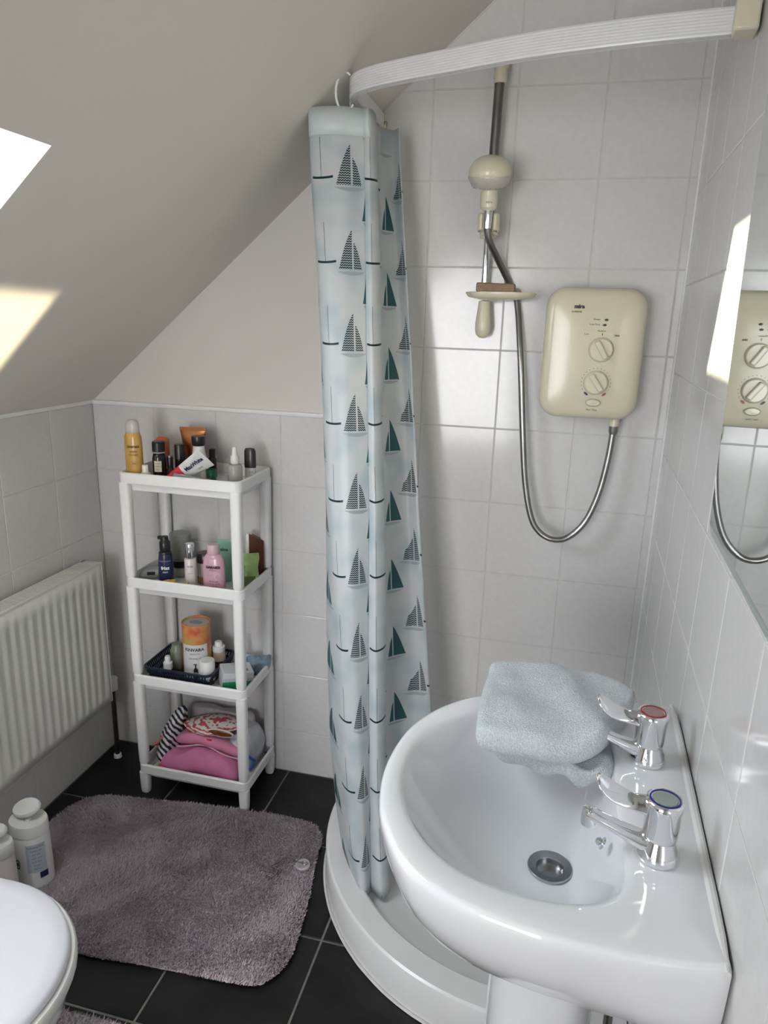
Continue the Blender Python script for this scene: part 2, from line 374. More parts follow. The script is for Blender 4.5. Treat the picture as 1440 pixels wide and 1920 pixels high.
# floor
tile_field(floor,(0,0,0),(1,0,0),(0,-1,0),(0,0,-1) if False else (0,0,1),rng_lines(0,RW,.0,.31),rng_lines(0,-YR,.293,.293),M_floor,.006,tilt=.001,name='floor_tile')
# trims
g=G(); R=[]
for x in (0,.803): R.append([(x,.001,TZ-.001),(x,-.006,TZ),(x,-.008,TZ+.005),(x,-.006,TZ+.011),(x,.0035,TZ+.012)])
g.rings(R); struct(g.build('trim_1',M_plast))
g=G(); R=[]
for y in (0,YR): R.append([(-.001,y,TZ-.001),(.005,y,TZ),(.0065,y,TZ+.005),(.005,y,TZ+.010),(-.004,y,TZ+.012)])
g.rings(R); struct(g.build('trim_2',M_plast))
# white sealant bead in the shower corner
struct(G().tube([(rx(0)-.001,-.001,.10),(rx(0)-.001,-.001,ZC)],.004,8).build('trim_3',M_white))

# ------------------------------------------------------------------ shower tray
def tray_outline(r,x0,n=28,cx=1.38,cy=-.22,y1=-.002,back=True):
    P=[(x0,y1)]+[(cx-r*math.cos(PI/2*k/n),cy-r*math.sin(PI/2*k/n)) for k in range(n+1)]
    P.append((rx(cy-r)-.002,cy-r)); P.append((rx(y1)-.003,y1)); return P
tray=empty('shower_tray',(1.38,-.22,0),0,'low white quadrant shower tray with curved raised rim in the tiled corner','shower tray')
def loc(P,c): return [(p[0]-c[0],p[1]-c[1])+((p[2]-c[2],) if len(p)>2 else ()) for p in P]
tc=(1.38,-.22,0); g=G()
def tr(r,z): return [(x-tc[0],y-tc[1],z) for x,y in tray_outline(r,1.38-r)]
def tri_(r,z,ins=.055):
    P=[(1.38-r,-.045)]+[(1.38-r*math.cos(PI/2*k/28),-.22-r*math.sin(PI/2*k/28)) for k in range(29)]+[(1.535,-.22-r),(1.55,-.045)]
    return [(x-tc[0],y-tc[1],z) for x,y in P]
g.rings([tr(.533,.0),tr(.533,.092),tr(.531,.098),tr(.526,.101),tri_(.474,.101),tri_(.469,.098),tri_(.463,.068),tri_(.455,.060),tri_(.30,.057)],True,True)
g.build('tray_body',M_tray,tray,smooth=30)
g=G(); g.lathe([(.045,0),(.045,.003),(.03,.005),(0,.005)],20,(.0,.0,.0565)); g.build('waste_cover',M_chrome,tray)
g=G().tube([(1.38-.536*math.cos(PI/2*k/40)-tc[0],-.22-.536*math.sin(PI/2*k/40)-tc[1],.003+.002*noise.noise(Vector((k*.7,0,0)))) for k in range(41)],.0035,6)
g.build('sealant',M_grout,tray)

# ------------------------------------------------------------------ curtain rail and curtain
rp=[(1.600,-.514),(1.576,-.509),(1.435,-.492),(1.262,-.456),(1.115,-.404),(1.004,-.362),(.944,-.334),(.900,-.300),(.880,-.255),(.876,-.18),(.876,-.09),(.876,-.004)]
rp3=crom([(x,y,0) for x,y in rp],8)
rail=empty('curtain_rail',(1.1,-.4,1.86),0,'curved white ribbed metal shower curtain rail high above the tray','curtain rail')
prof=[(-.008,0),(-.008,.003),(.0045,.003),(.0045,.001),(.008,.001)]
for k in range(8): prof+=[(.0085,.003+.0045*k),(.0095,.0043+.0045*k),(.0085,.0065+.0045*k)]
prof+=[(.008,.039),(-.008,.039)]
R=[]
for i,p in enumerate(rp3):
    dd=(rp3[min(i+1,len(rp3)-1)]-rp3[max(i-1,0)]).normalized(); nn=Vector((dd.y,-dd.x,0))*-1
    if nn.dot(Vector((1.38,-.1,0))-p)>0: nn=-nn
    R.append([(p.x+nn.x*a-1.1,p.y+nn.y*a+.4,z) for a,z in prof])
G().rings(R).build('rail_track',M_alu,rail,smooth=20)
g=G(); g.box(-.026,.010,-.034,.016,-.004,.046,Matrix.Translation((1.594-1.1,-.515+.4,0))@Matrix.Rotation(-.1,4,'Z')); g.build('wall_bracket',M_cream,rail,bevel=.004)
g=G(); g.box(-.012,.012,-.008,.0,-.002,.040,Matrix.Translation((.876-1.1,.4+.001,0))); g.build('wall_bracket',M_cream,rail,bevel=.003)
g=G(); g.lathe([(.004,0),(.004,.002),(0,.003)],10,mx=Matrix.Translation((.888-1.1,.4-.009,.018))@Matrix.Rotation(PI/2,4,'X')); g.build('screw',M_steel,rail)
FOLD={
 'f0':([(0.8233,-0.16),(0.8358,-0.179),(0.8514,-0.203),(0.8671,-0.228),(0.8836,-0.252),(0.9006,-0.276),(0.9119,-0.292),(0.9167,-0.299)],.117,(-.13,-.13)),
 'f1':([(0.7911,-0.22),(0.8034,-0.242),(0.8223,-0.27),(0.8405,-0.297),(0.8511,-0.325),(0.8708,-0.352),(0.8971,-0.371),(0.9113,-0.379)],.117,(-.07,-.075)),
 'f2':([(0.7921,-0.29),(0.8178,-0.319),(0.85,-0.355),(0.8803,-0.391),(0.9101,-0.428),(0.9413,-0.464),(0.9662,-0.488),(0.9954,-0.503)],.075,(.003,.026)),
 'f2b':([(0.8548,-0.3),(0.8758,-0.33),(0.902,-0.367),(0.9267,-0.404),(0.9506,-0.441),(0.9824,-0.478),(1.0035,-0.503),(1.0156,-0.518)],.075,(.062,.066)),
 'f3':([(0.9029,-0.275),(0.9202,-0.305),(0.9418,-0.342),(0.9635,-0.379),(0.9806,-0.416),(0.9981,-0.453),(1.0146,-0.478),(1.0248,-0.493)],.075,(.118,.118)),
 'f3b':([(0.9039, -0.271), (0.9212, -0.301), (0.9428, -0.338), (0.9645, -0.375), (0.9816, -0.412), (0.9991, -0.449), (1.0156, -0.474), (1.0258, -0.489)],.075,(.176,.176)),
 'f4':([(0.9191,-0.275),(0.9375,-0.306),(0.9604,-0.345),(0.9833,-0.384),(1.0027,-0.422),(1.0232,-0.461),(1.0426,-0.487),(1.054,-0.503)],.075,(.204,.204)),
 'f5':([(0.9253,-0.24),(0.9451,-0.27),(0.9698,-0.308),(0.9946,-0.346),(1.0147,-0.384),(1.0346,-0.422),(1.0527,-0.447),(1.0639,-0.463)],.075,(.226,.228)),
 'f6':([(0.9052,-0.15),(0.9219,-0.179),(0.9427,-0.215),(0.9635,-0.251),(0.9854,-0.288),(1.0077,-0.324),(1.0217,-0.348),(1.0303,-0.363)],.075,(.225,.222)),
 'f7':([(0.9274,-0.1),(0.9503,-0.128),(0.9789,-0.162),(1.0074,-0.197),(1.0362,-0.231),(1.0651,-0.266),(1.0843,-0.289),(1.0963,-0.303)],.075,(.11,.10)),
 'f8':([(0.9482,-0.12),(0.975,-0.142),(1.0096,-0.17),(1.0435,-0.197),(1.0792,-0.225),(1.1144,-0.252),(1.1361,-0.271),(1.1496,-0.282)],.075,(.03,.012)),
 'f9':([(0.9187,-0.06),(0.9444,-0.085),(0.9765,-0.116),(1.0086,-0.147),(1.0448,-0.178),(1.0814,-0.209),(1.1005,-0.23),(1.1125,-0.243)],.075,(-.02,-.03))}
curtain=empty('shower_curtain',(.93,-.3,1.84),0,'white plastic shower curtain printed with teal sailing boats, bunched on the rail','shower curtain')
NZ=64; zl=[1.84,1.6,1.3,1.0,.7,.4,.2]; NS=9; keys=list(FOLD)
grid=[]; 
for j in range(NZ+1):
    t=j/NZ; row=[]
    for k in keys:
        pts,zb,uu=FOLD[k]; z=1.84+(zb-1.84)*t; Z_=zl+[zb]
        x=np.interp(-z,[-a for a in Z_],[p[0] for p in pts]); y=np.interp(-z,[-a for a in Z_],[p[1] for p in pts])
        if k in('f2','f3','f5','f7'): x+=.0015*math.sin(z*9+len(row))
        row.append((x,y,z,uu[0]+(uu[1]-uu[0])*t))
    A=crom([r[:3] for r in row],NS); 
    U=crom([(r[3],0,0) for r in row],NS)
    # keep the print running evenly inside a fold
    us=[]
    for i in range(len(row)-1):
        for q in range(NS):
            f=q/NS; f=f**.5 if keys[i]=='f6' else (f**2 if keys[i]=='f7' else f)
            us.append(row[i][3]+(row[i+1][3]-row[i][3])*f)
    us.append(row[-1][3]); grid.append((A,us))
n=len(grid[0][0]); g=G(); UV=[]
for A,us in grid:
    for p,u in zip(A,us):
        g.v.append((p.x-.93+.001*noise.noise(p*14),p.y+.3+.0015*noise.noise(p*9),p.z-1.84)); UV.append((u,p.z))
for j in range(NZ):
    for i in range(n-1): g.f.append((j*n+i,j*n+i+1,(j+1)*n+i+1,(j+1)*n+i))
me=bpy.data.meshes.new('cloth'); me.from_pydata(g.v,[],g.f); me.materials.append(curtain_material())
uvl=me.uv_layers.new(name='UVMap')
for lp in me.loops: uvl.data[lp.index].uv=(UV[lp.vertex_index][0],UV[lp.vertex_index][1]-1.699)
me.polygons.foreach_set('use_smooth',[True]*len(me.polygons))
cl=bpy.data.objects.new('cloth',me); COL.objects.link(cl); cl.parent=curtain
sd=cl.modifiers.new('thick','SOLIDIFY'); sd.thickness=.0005
# folded header band
g=G(); R=[]
for jj in (0,1,2):
    A0=grid[jj][0][2*NS-2:7*NS+2]
    R.append([(p.x-.93-.0008,p.y+.3-.0022,p.z-1.84+.001) for p in A0])
g.rings(R,False,False,closed=False)
M_head=mat('header_band',(.56,.62,.625),.4); hb=g.build('header_band',M_head,curtain); hm=hb.modifiers.new('s','SOLIDIFY'); hm.thickness=.0008
for i,(hx,hy) in enumerate(((.872,-.292),(.876,-.215),(.876,-.15),(.876,-.09),(.876,-.05))):
    h=empty('curtain_hook',(hx,hy,1.862),.35 if i==0 else 0)
    tag(h,'large white hook over the front end of the curtain rail' if i==0 else 'small white curtain hook on the wall end of the rail, behind the front hook','curtain hook','white curtain hooks on the rail')
    if i: h['label']=('','white curtain hook on the rail, next behind the large front hook','white curtain hook on the rail, middle of the rear hooks','white curtain hook on the rail, last but one before the wall screw','white curtain hook on the rail, nearest the back wall')[i]
    r=.032 if i==0 else .026
    pts=[(r*.62*math.cos(a),0,.006+r*1.15*math.sin(a)) for a in [math.radians(60+k*12) for k in range(23)]]
    G().tube(pts,.0024 if i==0 else .002,8).build('hook_wire',M_white,h)

# ------------------------------------------------------------------ electric shower
U=empty('shower_unit',(1.425,-.001,1.35),0,'cream electric shower box with two dials on the back wall tiles','shower unit')
g=G(); R=[]
for sc,y,c in ((.96,0,.035),(1,-.012,.042),(1,-.055,.045),(.99,-.074,.045),(.965,-.086,.045),(.91,-.093,.042),(.8,-.0965,.04),(.4,-.0985,.03),(.02,-.099,.01)):
    w,h=.232,.304
    P=rrect(w-(1-sc)*w,h-(1-sc)*w,c if sc>.8 else c*sc,7)
    if sc<=.4: P=[(a*sc/.8,b*sc/.8) for a,b in rrect(w*.8,h-.2*w,.04*.8,7)]
    R.append([(a,y,b) for a,b in P])
g.rings(R); g.build('casing',M_cream,U,smooth=50)
M_cream2=mat('cream_dial_plastic',(.69,.64,.50),.2)
fy=-.0985
def front(x,z): return lambda a,b:(x-1.425+a,fy-.0008,z-1.35+b)
def frontr(x,z,ang): return lambda a,b:(x-1.425+a*math.cos(ang)-b*math.sin(ang),fy-.0008,z-1.35+a*math.sin(ang)+b*math.cos(ang))
lettering('mira',.0125,U,M_print,frontr(1.386,1.458,0),bold=.0006)
lettering('SUPREME',.0058,U,M_print,front(1.381,1.446)); 
lettering('Power',.0058,U,M_print,front(1.428,1.430)); lettering('Low Flow',.0058,U,M_print,front(1.424,1.419))
lettering('Medium',.0058,U,M_print,front(1.441,1.4045)); lettering('Low',.0058,U,M_print,front(1.408,1.397)); lettering('High',.006,U,M_print,front(1.476,1.395),bold=.0002)
lettering('Start / Stop',.0055,U,M_print,front(1.436,1.222))
for lx,lz in ((1.449,1.4295),(1.446,1.418)):
    G().lathe([(.0045,0),(.0035,.0015),(0,.0018)],12,sy=.6,mx=Matrix.Translation((lx-1.425,fy,lz-1.35))@Matrix.Rotation(PI/2,4,'X')).build('indicator_light',M_black,U)
for ddx,ddz,cz in ((1.444,1.362,0),(1.440,1.286,1)):
    mx=Matrix.Translation((ddx-1.425,fy,ddz-1.35))@Matrix.Rotation(PI/2,4,'X')
    dl=G().lathe([(.0275,-.001),(.0275,.001),(.0262,.0014),(.0262,.006),(.024,.0085),(0,.009)],36,mx=mx).build('dial',M_cream2,U)
    a=math.radians(-58 if cz==0 else -55)
    g=G(); g.box(-.023,.023,-.0065,.0065,.008,.0185,mx@Matrix.Rotation(a,4,'Z')); g.build('dial_grip',M_cream2,dl,bevel=.003)
    g=G().rings([[((.0278)*math.cos(2*PI*k/40),0,(.0278)*math.sin(2*PI*k/40)) for k in range(40)],[((.0284)*math.cos(2*PI*k/40),-.0003,(.0284)*math.sin(2*PI*k/40)) for k in range(40)]],False,False,mx=Matrix.Translation((ddx-1.425,fy-.0008,ddz-1.35))); g.build('dial_outline',mat('dark_cream_line',(.25,.22,.14),.5),dl)
def fdisc(x,z,r,m,nm,sx=1,mx0=0):
    G().lathe([(r,0),(r,.0007)],10,sx=sx,mx=Matrix.Translation((x-1.425,fy-.0002,z-1.35))@Matrix.Rotation(mx0,4,'Y')@Matrix.Rotation(PI/2,4,'X')).build(nm,m,U)
for k in range(17):
    a=math.radians(-28+ k*(236/16)); fdisc(1.440+.0335*math.cos(a),1.286+.0335*math.sin(a),.0009,M_print,'dial_dot')
M_blue=mat('dark_blue_ink',(.01,.015,.09),.4); M_red=mat('red_ink',(.45,.04,.03),.4)
for aa,m in ((-128,M_blue),(-52,M_red)):
    a=math.radians(aa); fdisc(1.440+.0335*math.cos(a),1.286+.0335*math.sin(a),.0026,m,'temperature_mark',2.3,-(a+PI/2))
g=G().lathe([(.0165,0),(.0165,.0015),(.0145,.0035),(0,.004)],28,sy=.5,mx=Matrix.Translation((1.438-1.425,fy,1.239-1.35))@Matrix.Rotation(PI/2,4,'X')); g.build('start_button',M_cream2,U)
g=G().rings([[(.0172*math.cos(2*PI*k/32),0,.0088*math.sin(2*PI*k/32)) for k in range(32)],[(.0178*math.cos(2*PI*k/32),-.0002,.0094*math.sin(2*PI*k/32)) for k in range(32)]],False,False,mx=Matrix.Translation((1.438-1.425,fy-.0008,1.239-1.35))); g.build('button_outline',MATS['dark_cream_line'],U)
G().box(-.0008,.0008,-.0006,.0,-.003,.003,Matrix.Translation((1.443-1.425,fy,1.397-1.35))).build('dial_tick',M_print,U)
g=G(); g.lathe([(.012,0),(.012,-.02)],16,(.070,-.05,-.150)); g.build('outlet',M_cream,U)
# hose
def hosepath():
    K=[(1.163,-.118,1.628),(1.168,-.105,1.600),(1.190,-.06,1.557),(1.220,-.026,1.502),(1.238,-.020,1.462),(1.258,-.05,1.330),(1.276,-.06,1.168),(1.293,-.065,1.033),(1.315,-.07,.940),(1.340,-.072,.900),(1.375,-.075,.884),(1.412,-.072,.892),(1.45,-.068,.935),(1.476,-.062,1.010),(1.490,-.056,1.10),(1.495,-.05,1.178)]
    P=crom(K,40); L=[0]
    for a,b in zip(P,P[1:]): L.append(L[-1]+(b-a).length)
    n=int(L[-1]/.0019); out=[]
    xs=np.linspace(0,L[-1],n)
    for c in range(3): out.append(np.interp(xs,L,[p[c] for p in P]))
    return list(zip(*out))
H=empty('shower_hose',(1.495,-.05,1.178),0,'ribbed metal hose looping from the cream box up to the shower head','shower hose')
hp=[(x-1.495,y+.05,z-1.178) for x,y,z in hosepath()]
G().tube(hp,[.0086 if i%2 else .0070 for i in range(len(hp))],10).build('ribbed_tube',M_steel,H,smooth=180)
G().lathe([(.0105,.002),(.0115,.0),(.0115,-.022),(.0095,-.030),(.0095,-.001)],14,(0,0,.012)).build('end_nut',M_steel,H,smooth=25)
G().lathe([(.0085,-.002),(.0095,.008),(.0105,.040),(.0085,.042)],16,(1.163-1.495,-.118+.05,1.626-1.178)).build('chrome_collar',M_chrome,H,smooth=25)
# riser rail
Rz=empty('riser_rail',(1.157,0,1.49),0,'chrome riser pole with cream brackets on the shower tiles','riser rail')
G().tube([(0,-.045,-.01),(.0,-.045,.14)],.0082,14).build('pole',M_chrome,Rz)
G().tube([(-.0,-.045,.14),(.006,-.045,.47)],.0115,16).build('upper_pole',M_dsteel,Rz)
g=G(); g.lathe([(.0145,0),(.0155,.012),(.0145,.03),(.016,.032),(.016,.07),(.012,.076)],18,(.007,-.045,.452)); g.box(-.010,.024,-.045,-.001,.485,.522); g.build('top_bracket',M_cream,Rz)
g=G(); g.lathe([(.017,0),(.019,.01),(.019,.05),(.016,.06)],18,(0,-.045,.118)); g.box(-.014,.026,-.085,-.03,.125,.165); g.build('slider',M_cream,Rz,bevel=.004)
for sx in (-1,1):
    g=G(); g.lathe([(.012,0),(.016,.004),(.016,.036),(.012,.04)],14,(.006+sx*.016,-.095,.13),sx=.6); g.build('holder_cheek',M_cream,Rz)
    G().lathe([(.004,0),(.004,.003),(0,.004)],8,(.006+sx*.018,-.108,.128)).build('screw',M_dsteel,Rz)
g=G(); g.lathe([(.012,0),(.013,-.01),(.014,-.022)],14,(0,-.045,.02)); g.box(-.012,.012,-.045,-.001,-.005,.02); g.build('lower_bracket',M_cream,Rz)
g=G(); g.lathe([(.004,.0),(.014,-.002),(.0155,-.02),(.019,-.05),(.0195,-.068),(.016,-.082),(.008,-.089),(0,-.09)],20,(.003,-.05,-.022)); g.build('end_knob',M_cream,Rz)
# shower head
SH=empty('shower_handset',(1.163,-.118,1.668),0,'cream mushroom shaped shower handset held on the riser pole','shower head')
g=G(); g.lathe([(.012,-.006),(.019,.0),(.0205,.012),(.0195,.045),(.021,.052)],22); g.build('handle',M_cream,SH)
hm=Matrix.Translation((0,-.006,.055))@Matrix.Rotation(math.radians(14),4,'X')
g=G(); g.lathe([(.020,-.012),(.036,-.006),(.0465,.008),(.0480,.018),(.0455,.030),(.038,.042),(.025,.050),(.010,.054),(0,.055)],36,mx=hm); g.build('dome',M_cream,SH,smooth=60)
g=G(); g.lathe([(.014,-.016),(.030,-.0155),(.040,-.010),(.047,.004),(.0490,.008),(.0485,.012)],36,mx=hm)
g.build('spray_plate',clear_mat('clear_spray_plastic',(.66,.64,.60),.08,.35),SH,smooth=60)
for k in range(18):
    a=2*PI*k/18; G().lathe([(.0012,0),(.0012,-.0018)],6,mx=hm@Matrix.Translation((.036*math.cos(a),.036*math.sin(a),-.0115))).build('nozzle',MATS['dark_cream_line'],SH)
lettering('mira',.008,SH,MATS['dark_cream_line'],on_cyl(.0205,.010,.15))
# soap dish
SD=empty('soap_dish',(1.2,-.08,1.478),0,'shallow cream soap dish clipped to the foot of the riser pole','soap dish')
po=[(-.085,.035),(-.075,-.02),(-.04,-.045),(.02,-.05),(.065,-.03),(.085,.005),(.06,.03),(.0,.045),(-.05,.05)]
P=[(p.x,p.y) for p in crom([(a,b,0) for a,b in po],5,closed=True)]
g=G(); g.rings([[(x*.6,y*.6,-.008) for x,y in P],[(x*.92,y*.92,-.003) for x,y in P],[(x,y,.006) for x,y in P],[(x*.985,y*.98,.008) for x,y in P],[(x*.9,y*.9,.002) for x,y in P],[(x*.6,y*.6,-.003) for x,y in P]]); g.build('dish',M_cream,SD,smooth=60)
g=G(); g.lathe([(.004,-.012),(.016,-.006),(.018,.0),(.012,.006)],16,(-.02,-.01,.0),sx=1.6); g.build('dish_boss',M_cream,SD)
M_wood=mat('brown_soap',(.24,.155,.085),.6,noise_amt=.2,scale=60)
g=G(); g.box(-.044,.046,-.012,.014,0,.021); br=g.build('soap_bar',M_wood,None,bevel=.003,loc=(1.190,-.112,1.4845)); br.rotation_euler=(0,.02,0)
tag(br,'long brown bar lying on the cream soap dish','soap')

# ------------------------------------------------------------------ mirror
mz0,mz1=1.122,1.98
def onwall(y,z,o): return tuple(Vector((RW,0,z))+Vector((RS,1,0))*y+tn*o)
outer=[(-.770,mz0),(-.700,1.73),(-.705,1.98),(-1.50,1.98),(-1.50,1.110)]
P=crom([(a,b,0) for a,b in [(-.770,1.122),(-.742,1.36),(-.716,1.60),(-.700,1.80),(-.695,1.98)]],4)
OUT=[(p.x,p.y) for p in P]+[(-1.52,1.98),(-1.52,1.112)]
INN=inset(OUT,.022)
def match(Q,P):
    k=min(range(len(Q)),key=lambda i:(Q[i][0]-P[0][0])**2+(Q[i][1]-P[0][1])**2); return Q[k:]+Q[:k]
A=OUT if sum(OUT[i][0]*OUT[(i+1)%len(OUT)][1]-OUT[(i+1)%len(OUT)][0]*OUT[i][1] for i in range(len(OUT)))>0 else OUT[::-1]
INN=match(INN,A)
mo=onwall(-.9,1.4,0)
def L3(y,z,o): p=onwall(y,z,o); return (p[0]-mo[0],p[1]-mo[1],p[2]-mo[2])
mir=empty('wall_mirror',mo,0,'large frameless wall mirror with a slanting polished edge above the basin','mirror')
if len(INN)==len(A):
    G().rings([[L3(y,z,.0090) for y,z in INN],[L3(y,z,.0088) for y,z in INN]]).build('mirror_face',M_mirror,mir)
    M_bev=mat('mirror_bevel',(.62,.82,.77),.04,metal=1)
    G().rings([[L3(y,z,.0005) for y,z in A],[L3(y,z,.0015) for y,z in A],[L3(y,z,.0088) for y,z in INN]],cap1=False).build('polished_edge',M_bev,mir,smooth=15)
else: print('MIRROR INSET MISMATCH',len(INN),len(A))

# ------------------------------------------------------------------ basin
BO=[(1.5972,-.706),(1.53,-.708),(1.447,-.717),(1.383,-.728),(1.30,-.752),(1.25,-.778),(1.205,-.83),(1.175,-.895),(1.163,-.97),(1.166,-1.04),(1.185,-1.11),(1.232,-1.183),(1.30,-1.222),(1.383,-1.241),(1.447,-1.245),(1.515,-1.242),(1.5795,-1.232)]
BI=[(1.419,-.784),(1.357,-.783),(1.309,-.793),(1.276,-.809),(1.243,-.839),(1.215,-.880),(1.195,-.925),(1.190,-.985),(1.195,-1.035),(1.212,-1.085),(1.243,-1.131),(1.276,-1.161),(1.309,-1.177),(1.357,-1.188),(1.419,-1.187),(1.463,-1.170),(1.484,-1.135),(1.485,-1.06),(1.483,-.985),(1.485,-.91),(1.484,-.845),(1.463,-.803)]
DC=(1.405,-1.002); BZ=.80
def radial(poly,dense,c,n):
    P=[Vector((p[0],p[1],0)) for p in poly]
    if dense: P=crom(P,8,closed=True)
    out=[]
    for k in range(n):
        a=2*PI*k/n; dx,dy=math.cos(a),math.sin(a); best=None
        for i in range(len(P)):
            p,q=P[i],P[(i+1)%len(P)]; ex,ey=q.x-p.x,q.y-p.y; den=dx*ey-dy*ex
            if abs(den)<1e-12: continue
            px,py=p.x-c[0],p.y-c[1]; t=(px*ey-py*ex)/den; u=(px*dy-py*dx)/den
            if t>0 and -1e-6<=u<=1+1e-6: best=t if best is None else max(best,t)
        out.append(best)
    return out
NB=192
bo=[Vector((x,y,0)) for x,y in BO]; bod=crom(bo,6)      # open along the wall, then straight back
ro=radial([(p.x,p.y) for p in bod],False,DC,NB); ri=radial(BI,True,DC,NB)
for _ in range(3): ri=[(ri[k-2]+ri[k-1]+ri[k]+ri[(k+1)%NB]+ri[(k+2)%NB])/5 for k in range(NB)]
basin=empty('wash_basin',(DC[0],DC[1],0),0,'white ceramic pedestal wash basin with curved front under the mirror','basin')
R=[]
def ring(f): R.append([f(2*PI*k/NB,ro[k],ri[k]) for k in range(NB)])
def pol(a,r,z): return (r*math.cos(a),r*math.sin(a),z)
rd=.0255
# underside from the pedestal outwards
def under(s,z,zwall):
    def f(a,o,i):
        x,y=o*math.cos(a),o*math.sin(a)
        wx=min(1,max(0,(x-.02)/.13))       # towards the wall the side stays upright
        sx=s+(1-s)*wx if x>0 else s
        return (x*sx if x<0 else x*min(1,sx+.0),y*(s+(1-s)*wx*.80),z+(zwall-z)*wx)
    return f
for s,z,zw in ((.26,.585,.690),(.40,.60,.691),(.56,.622,.692),(.72,.652,.695),(.85,.685,.702),(.935,.720,.728),(.975,.748,.755),(.995,.775,.778),(1.0,.788,.788)): ring(under(s,z,zw))
ring(lambda a,o,i:pol(a,o-.001,.7945)); ring(lambda a,o,i:pol(a,o-.0035,.7985)); ring(lambda a,o,i:pol(a,o-.008,.8002))
ring(lambda a,o,i:pol(a,i+(o-i)*.55,.8006)); ring(lambda a,o,i:pol(a,i+min(.016,(o-i)*.3),.8000)); ring(lambda a,o,i:pol(a,i+min(.008,(o-i)*.18),.7990))
ring(lambda a,o,i:pol(a,i,.7965))
def bowl(t):
    def f(a,o,i):
        r=i+(rd-i)*t
        e=1-(1-t)**(1.5+1.1*min(1,max(0,(i-.06)/.14)))
        dist=min(1,(i-rd)/.12)
        z=.7965-.1165*e
        return pol(a,r,z)
    return f
for t in (.02,.045,.08,.13,.2,.3,.42,.55,.68,.8,.9,.97,1.0): ring(bowl(t))
ring(lambda a,o,i:pol(a,rd-.003,.674)); ring(lambda a,o,i:pol(a,rd-.004,.655))
G().rings(R).build('bowl',M_cer,basin,smooth=60)
g=G(); 
def ped(z,rx_,ry_,n=40): return [(1.432-DC[0]+(rx_*math.cos(a) if math.cos(a)<0 else .055*math.cos(a)),-.985-DC[1]+ry_*math.sin(a)*(1 if math.cos(a)<0 else 1.0),z) for a in [2*PI*k/n for k in range(n)]]
g.rings([ped(0,.118,.105),ped(.02,.116,.103),ped(.05,.105,.092),ped(.3,.098,.085),ped(.5,.10,.088),ped(.6,.108,.098),ped(.65,.10,.09)]); g.build('pedestal',M_cer,basin,smooth=60)
# waste
g=G(); g.lathe([(.0175,-.012),(.0178,.0055),(.0190,.0078),(.0300,.0100),(.0312,.0085),(.0305,.004),(.0225,-.004)],36,(0,0,.6745)); g.build('waste_ring',mat('waste_steel',(.50,.50,.51),.22,metal=1),basin)
g=G(); g.lathe([(.0190,0),(.0190,.001)],24,(0,0,.659)); g.build('waste_hole',M_dark,basin)
for k in range(3): 
    a=k*PI/3; G().box(-.0185,.0185,-.0018,.0018,0,.003,Matrix.Translation((0,0,.6625))@Matrix.Rotation(a,4,'Z')).build('waste_grid',M_chrome,basin)
g=G(); mx=Matrix.Translation((1.466-DC[0],-1.045-DC[1],.770))@Matrix.Rotation(math.radians(-62),4,'Y')
g.lathe([(.0035,0),(.0035,.004),(.0055,.007),(.0035,.010),(0,.011)],14,mx=mx); g.box(-.006,.006,-.002,.002,.0,.004,mx); g.build('chain_stay',M_chrome,basin)
g=G(); g.lathe([(.003,0),(.0085,.001),(.0085,.0015),(0,.003)],16,mx=mx); g.build('overflow_plate',M_chrome,basin)
G().tube([(rx(-.700-.536*k/12)-.0078-DC[0],-.700-.536*k/12-DC[1],.7965) for k in range(13)],[.003,.006]+[.0068]*9+[.006,.003],10).build('sealant',M_white,basin)
# pipes behind the pedestal
pp=empty('waste_pipe',(1.50,-1.02,0),0,'dark supply pipe standing behind the basin pedestal','pipe')
G().tube([(0,-.035,0),(0,-.035,.60)],.006,10).build('pipe_run',M_dsteel,pp); G().lathe([(.012,0),(.012,.006),(.007,.008)],12,(0,-.035,0)).build('floor_collar',M_white,pp)

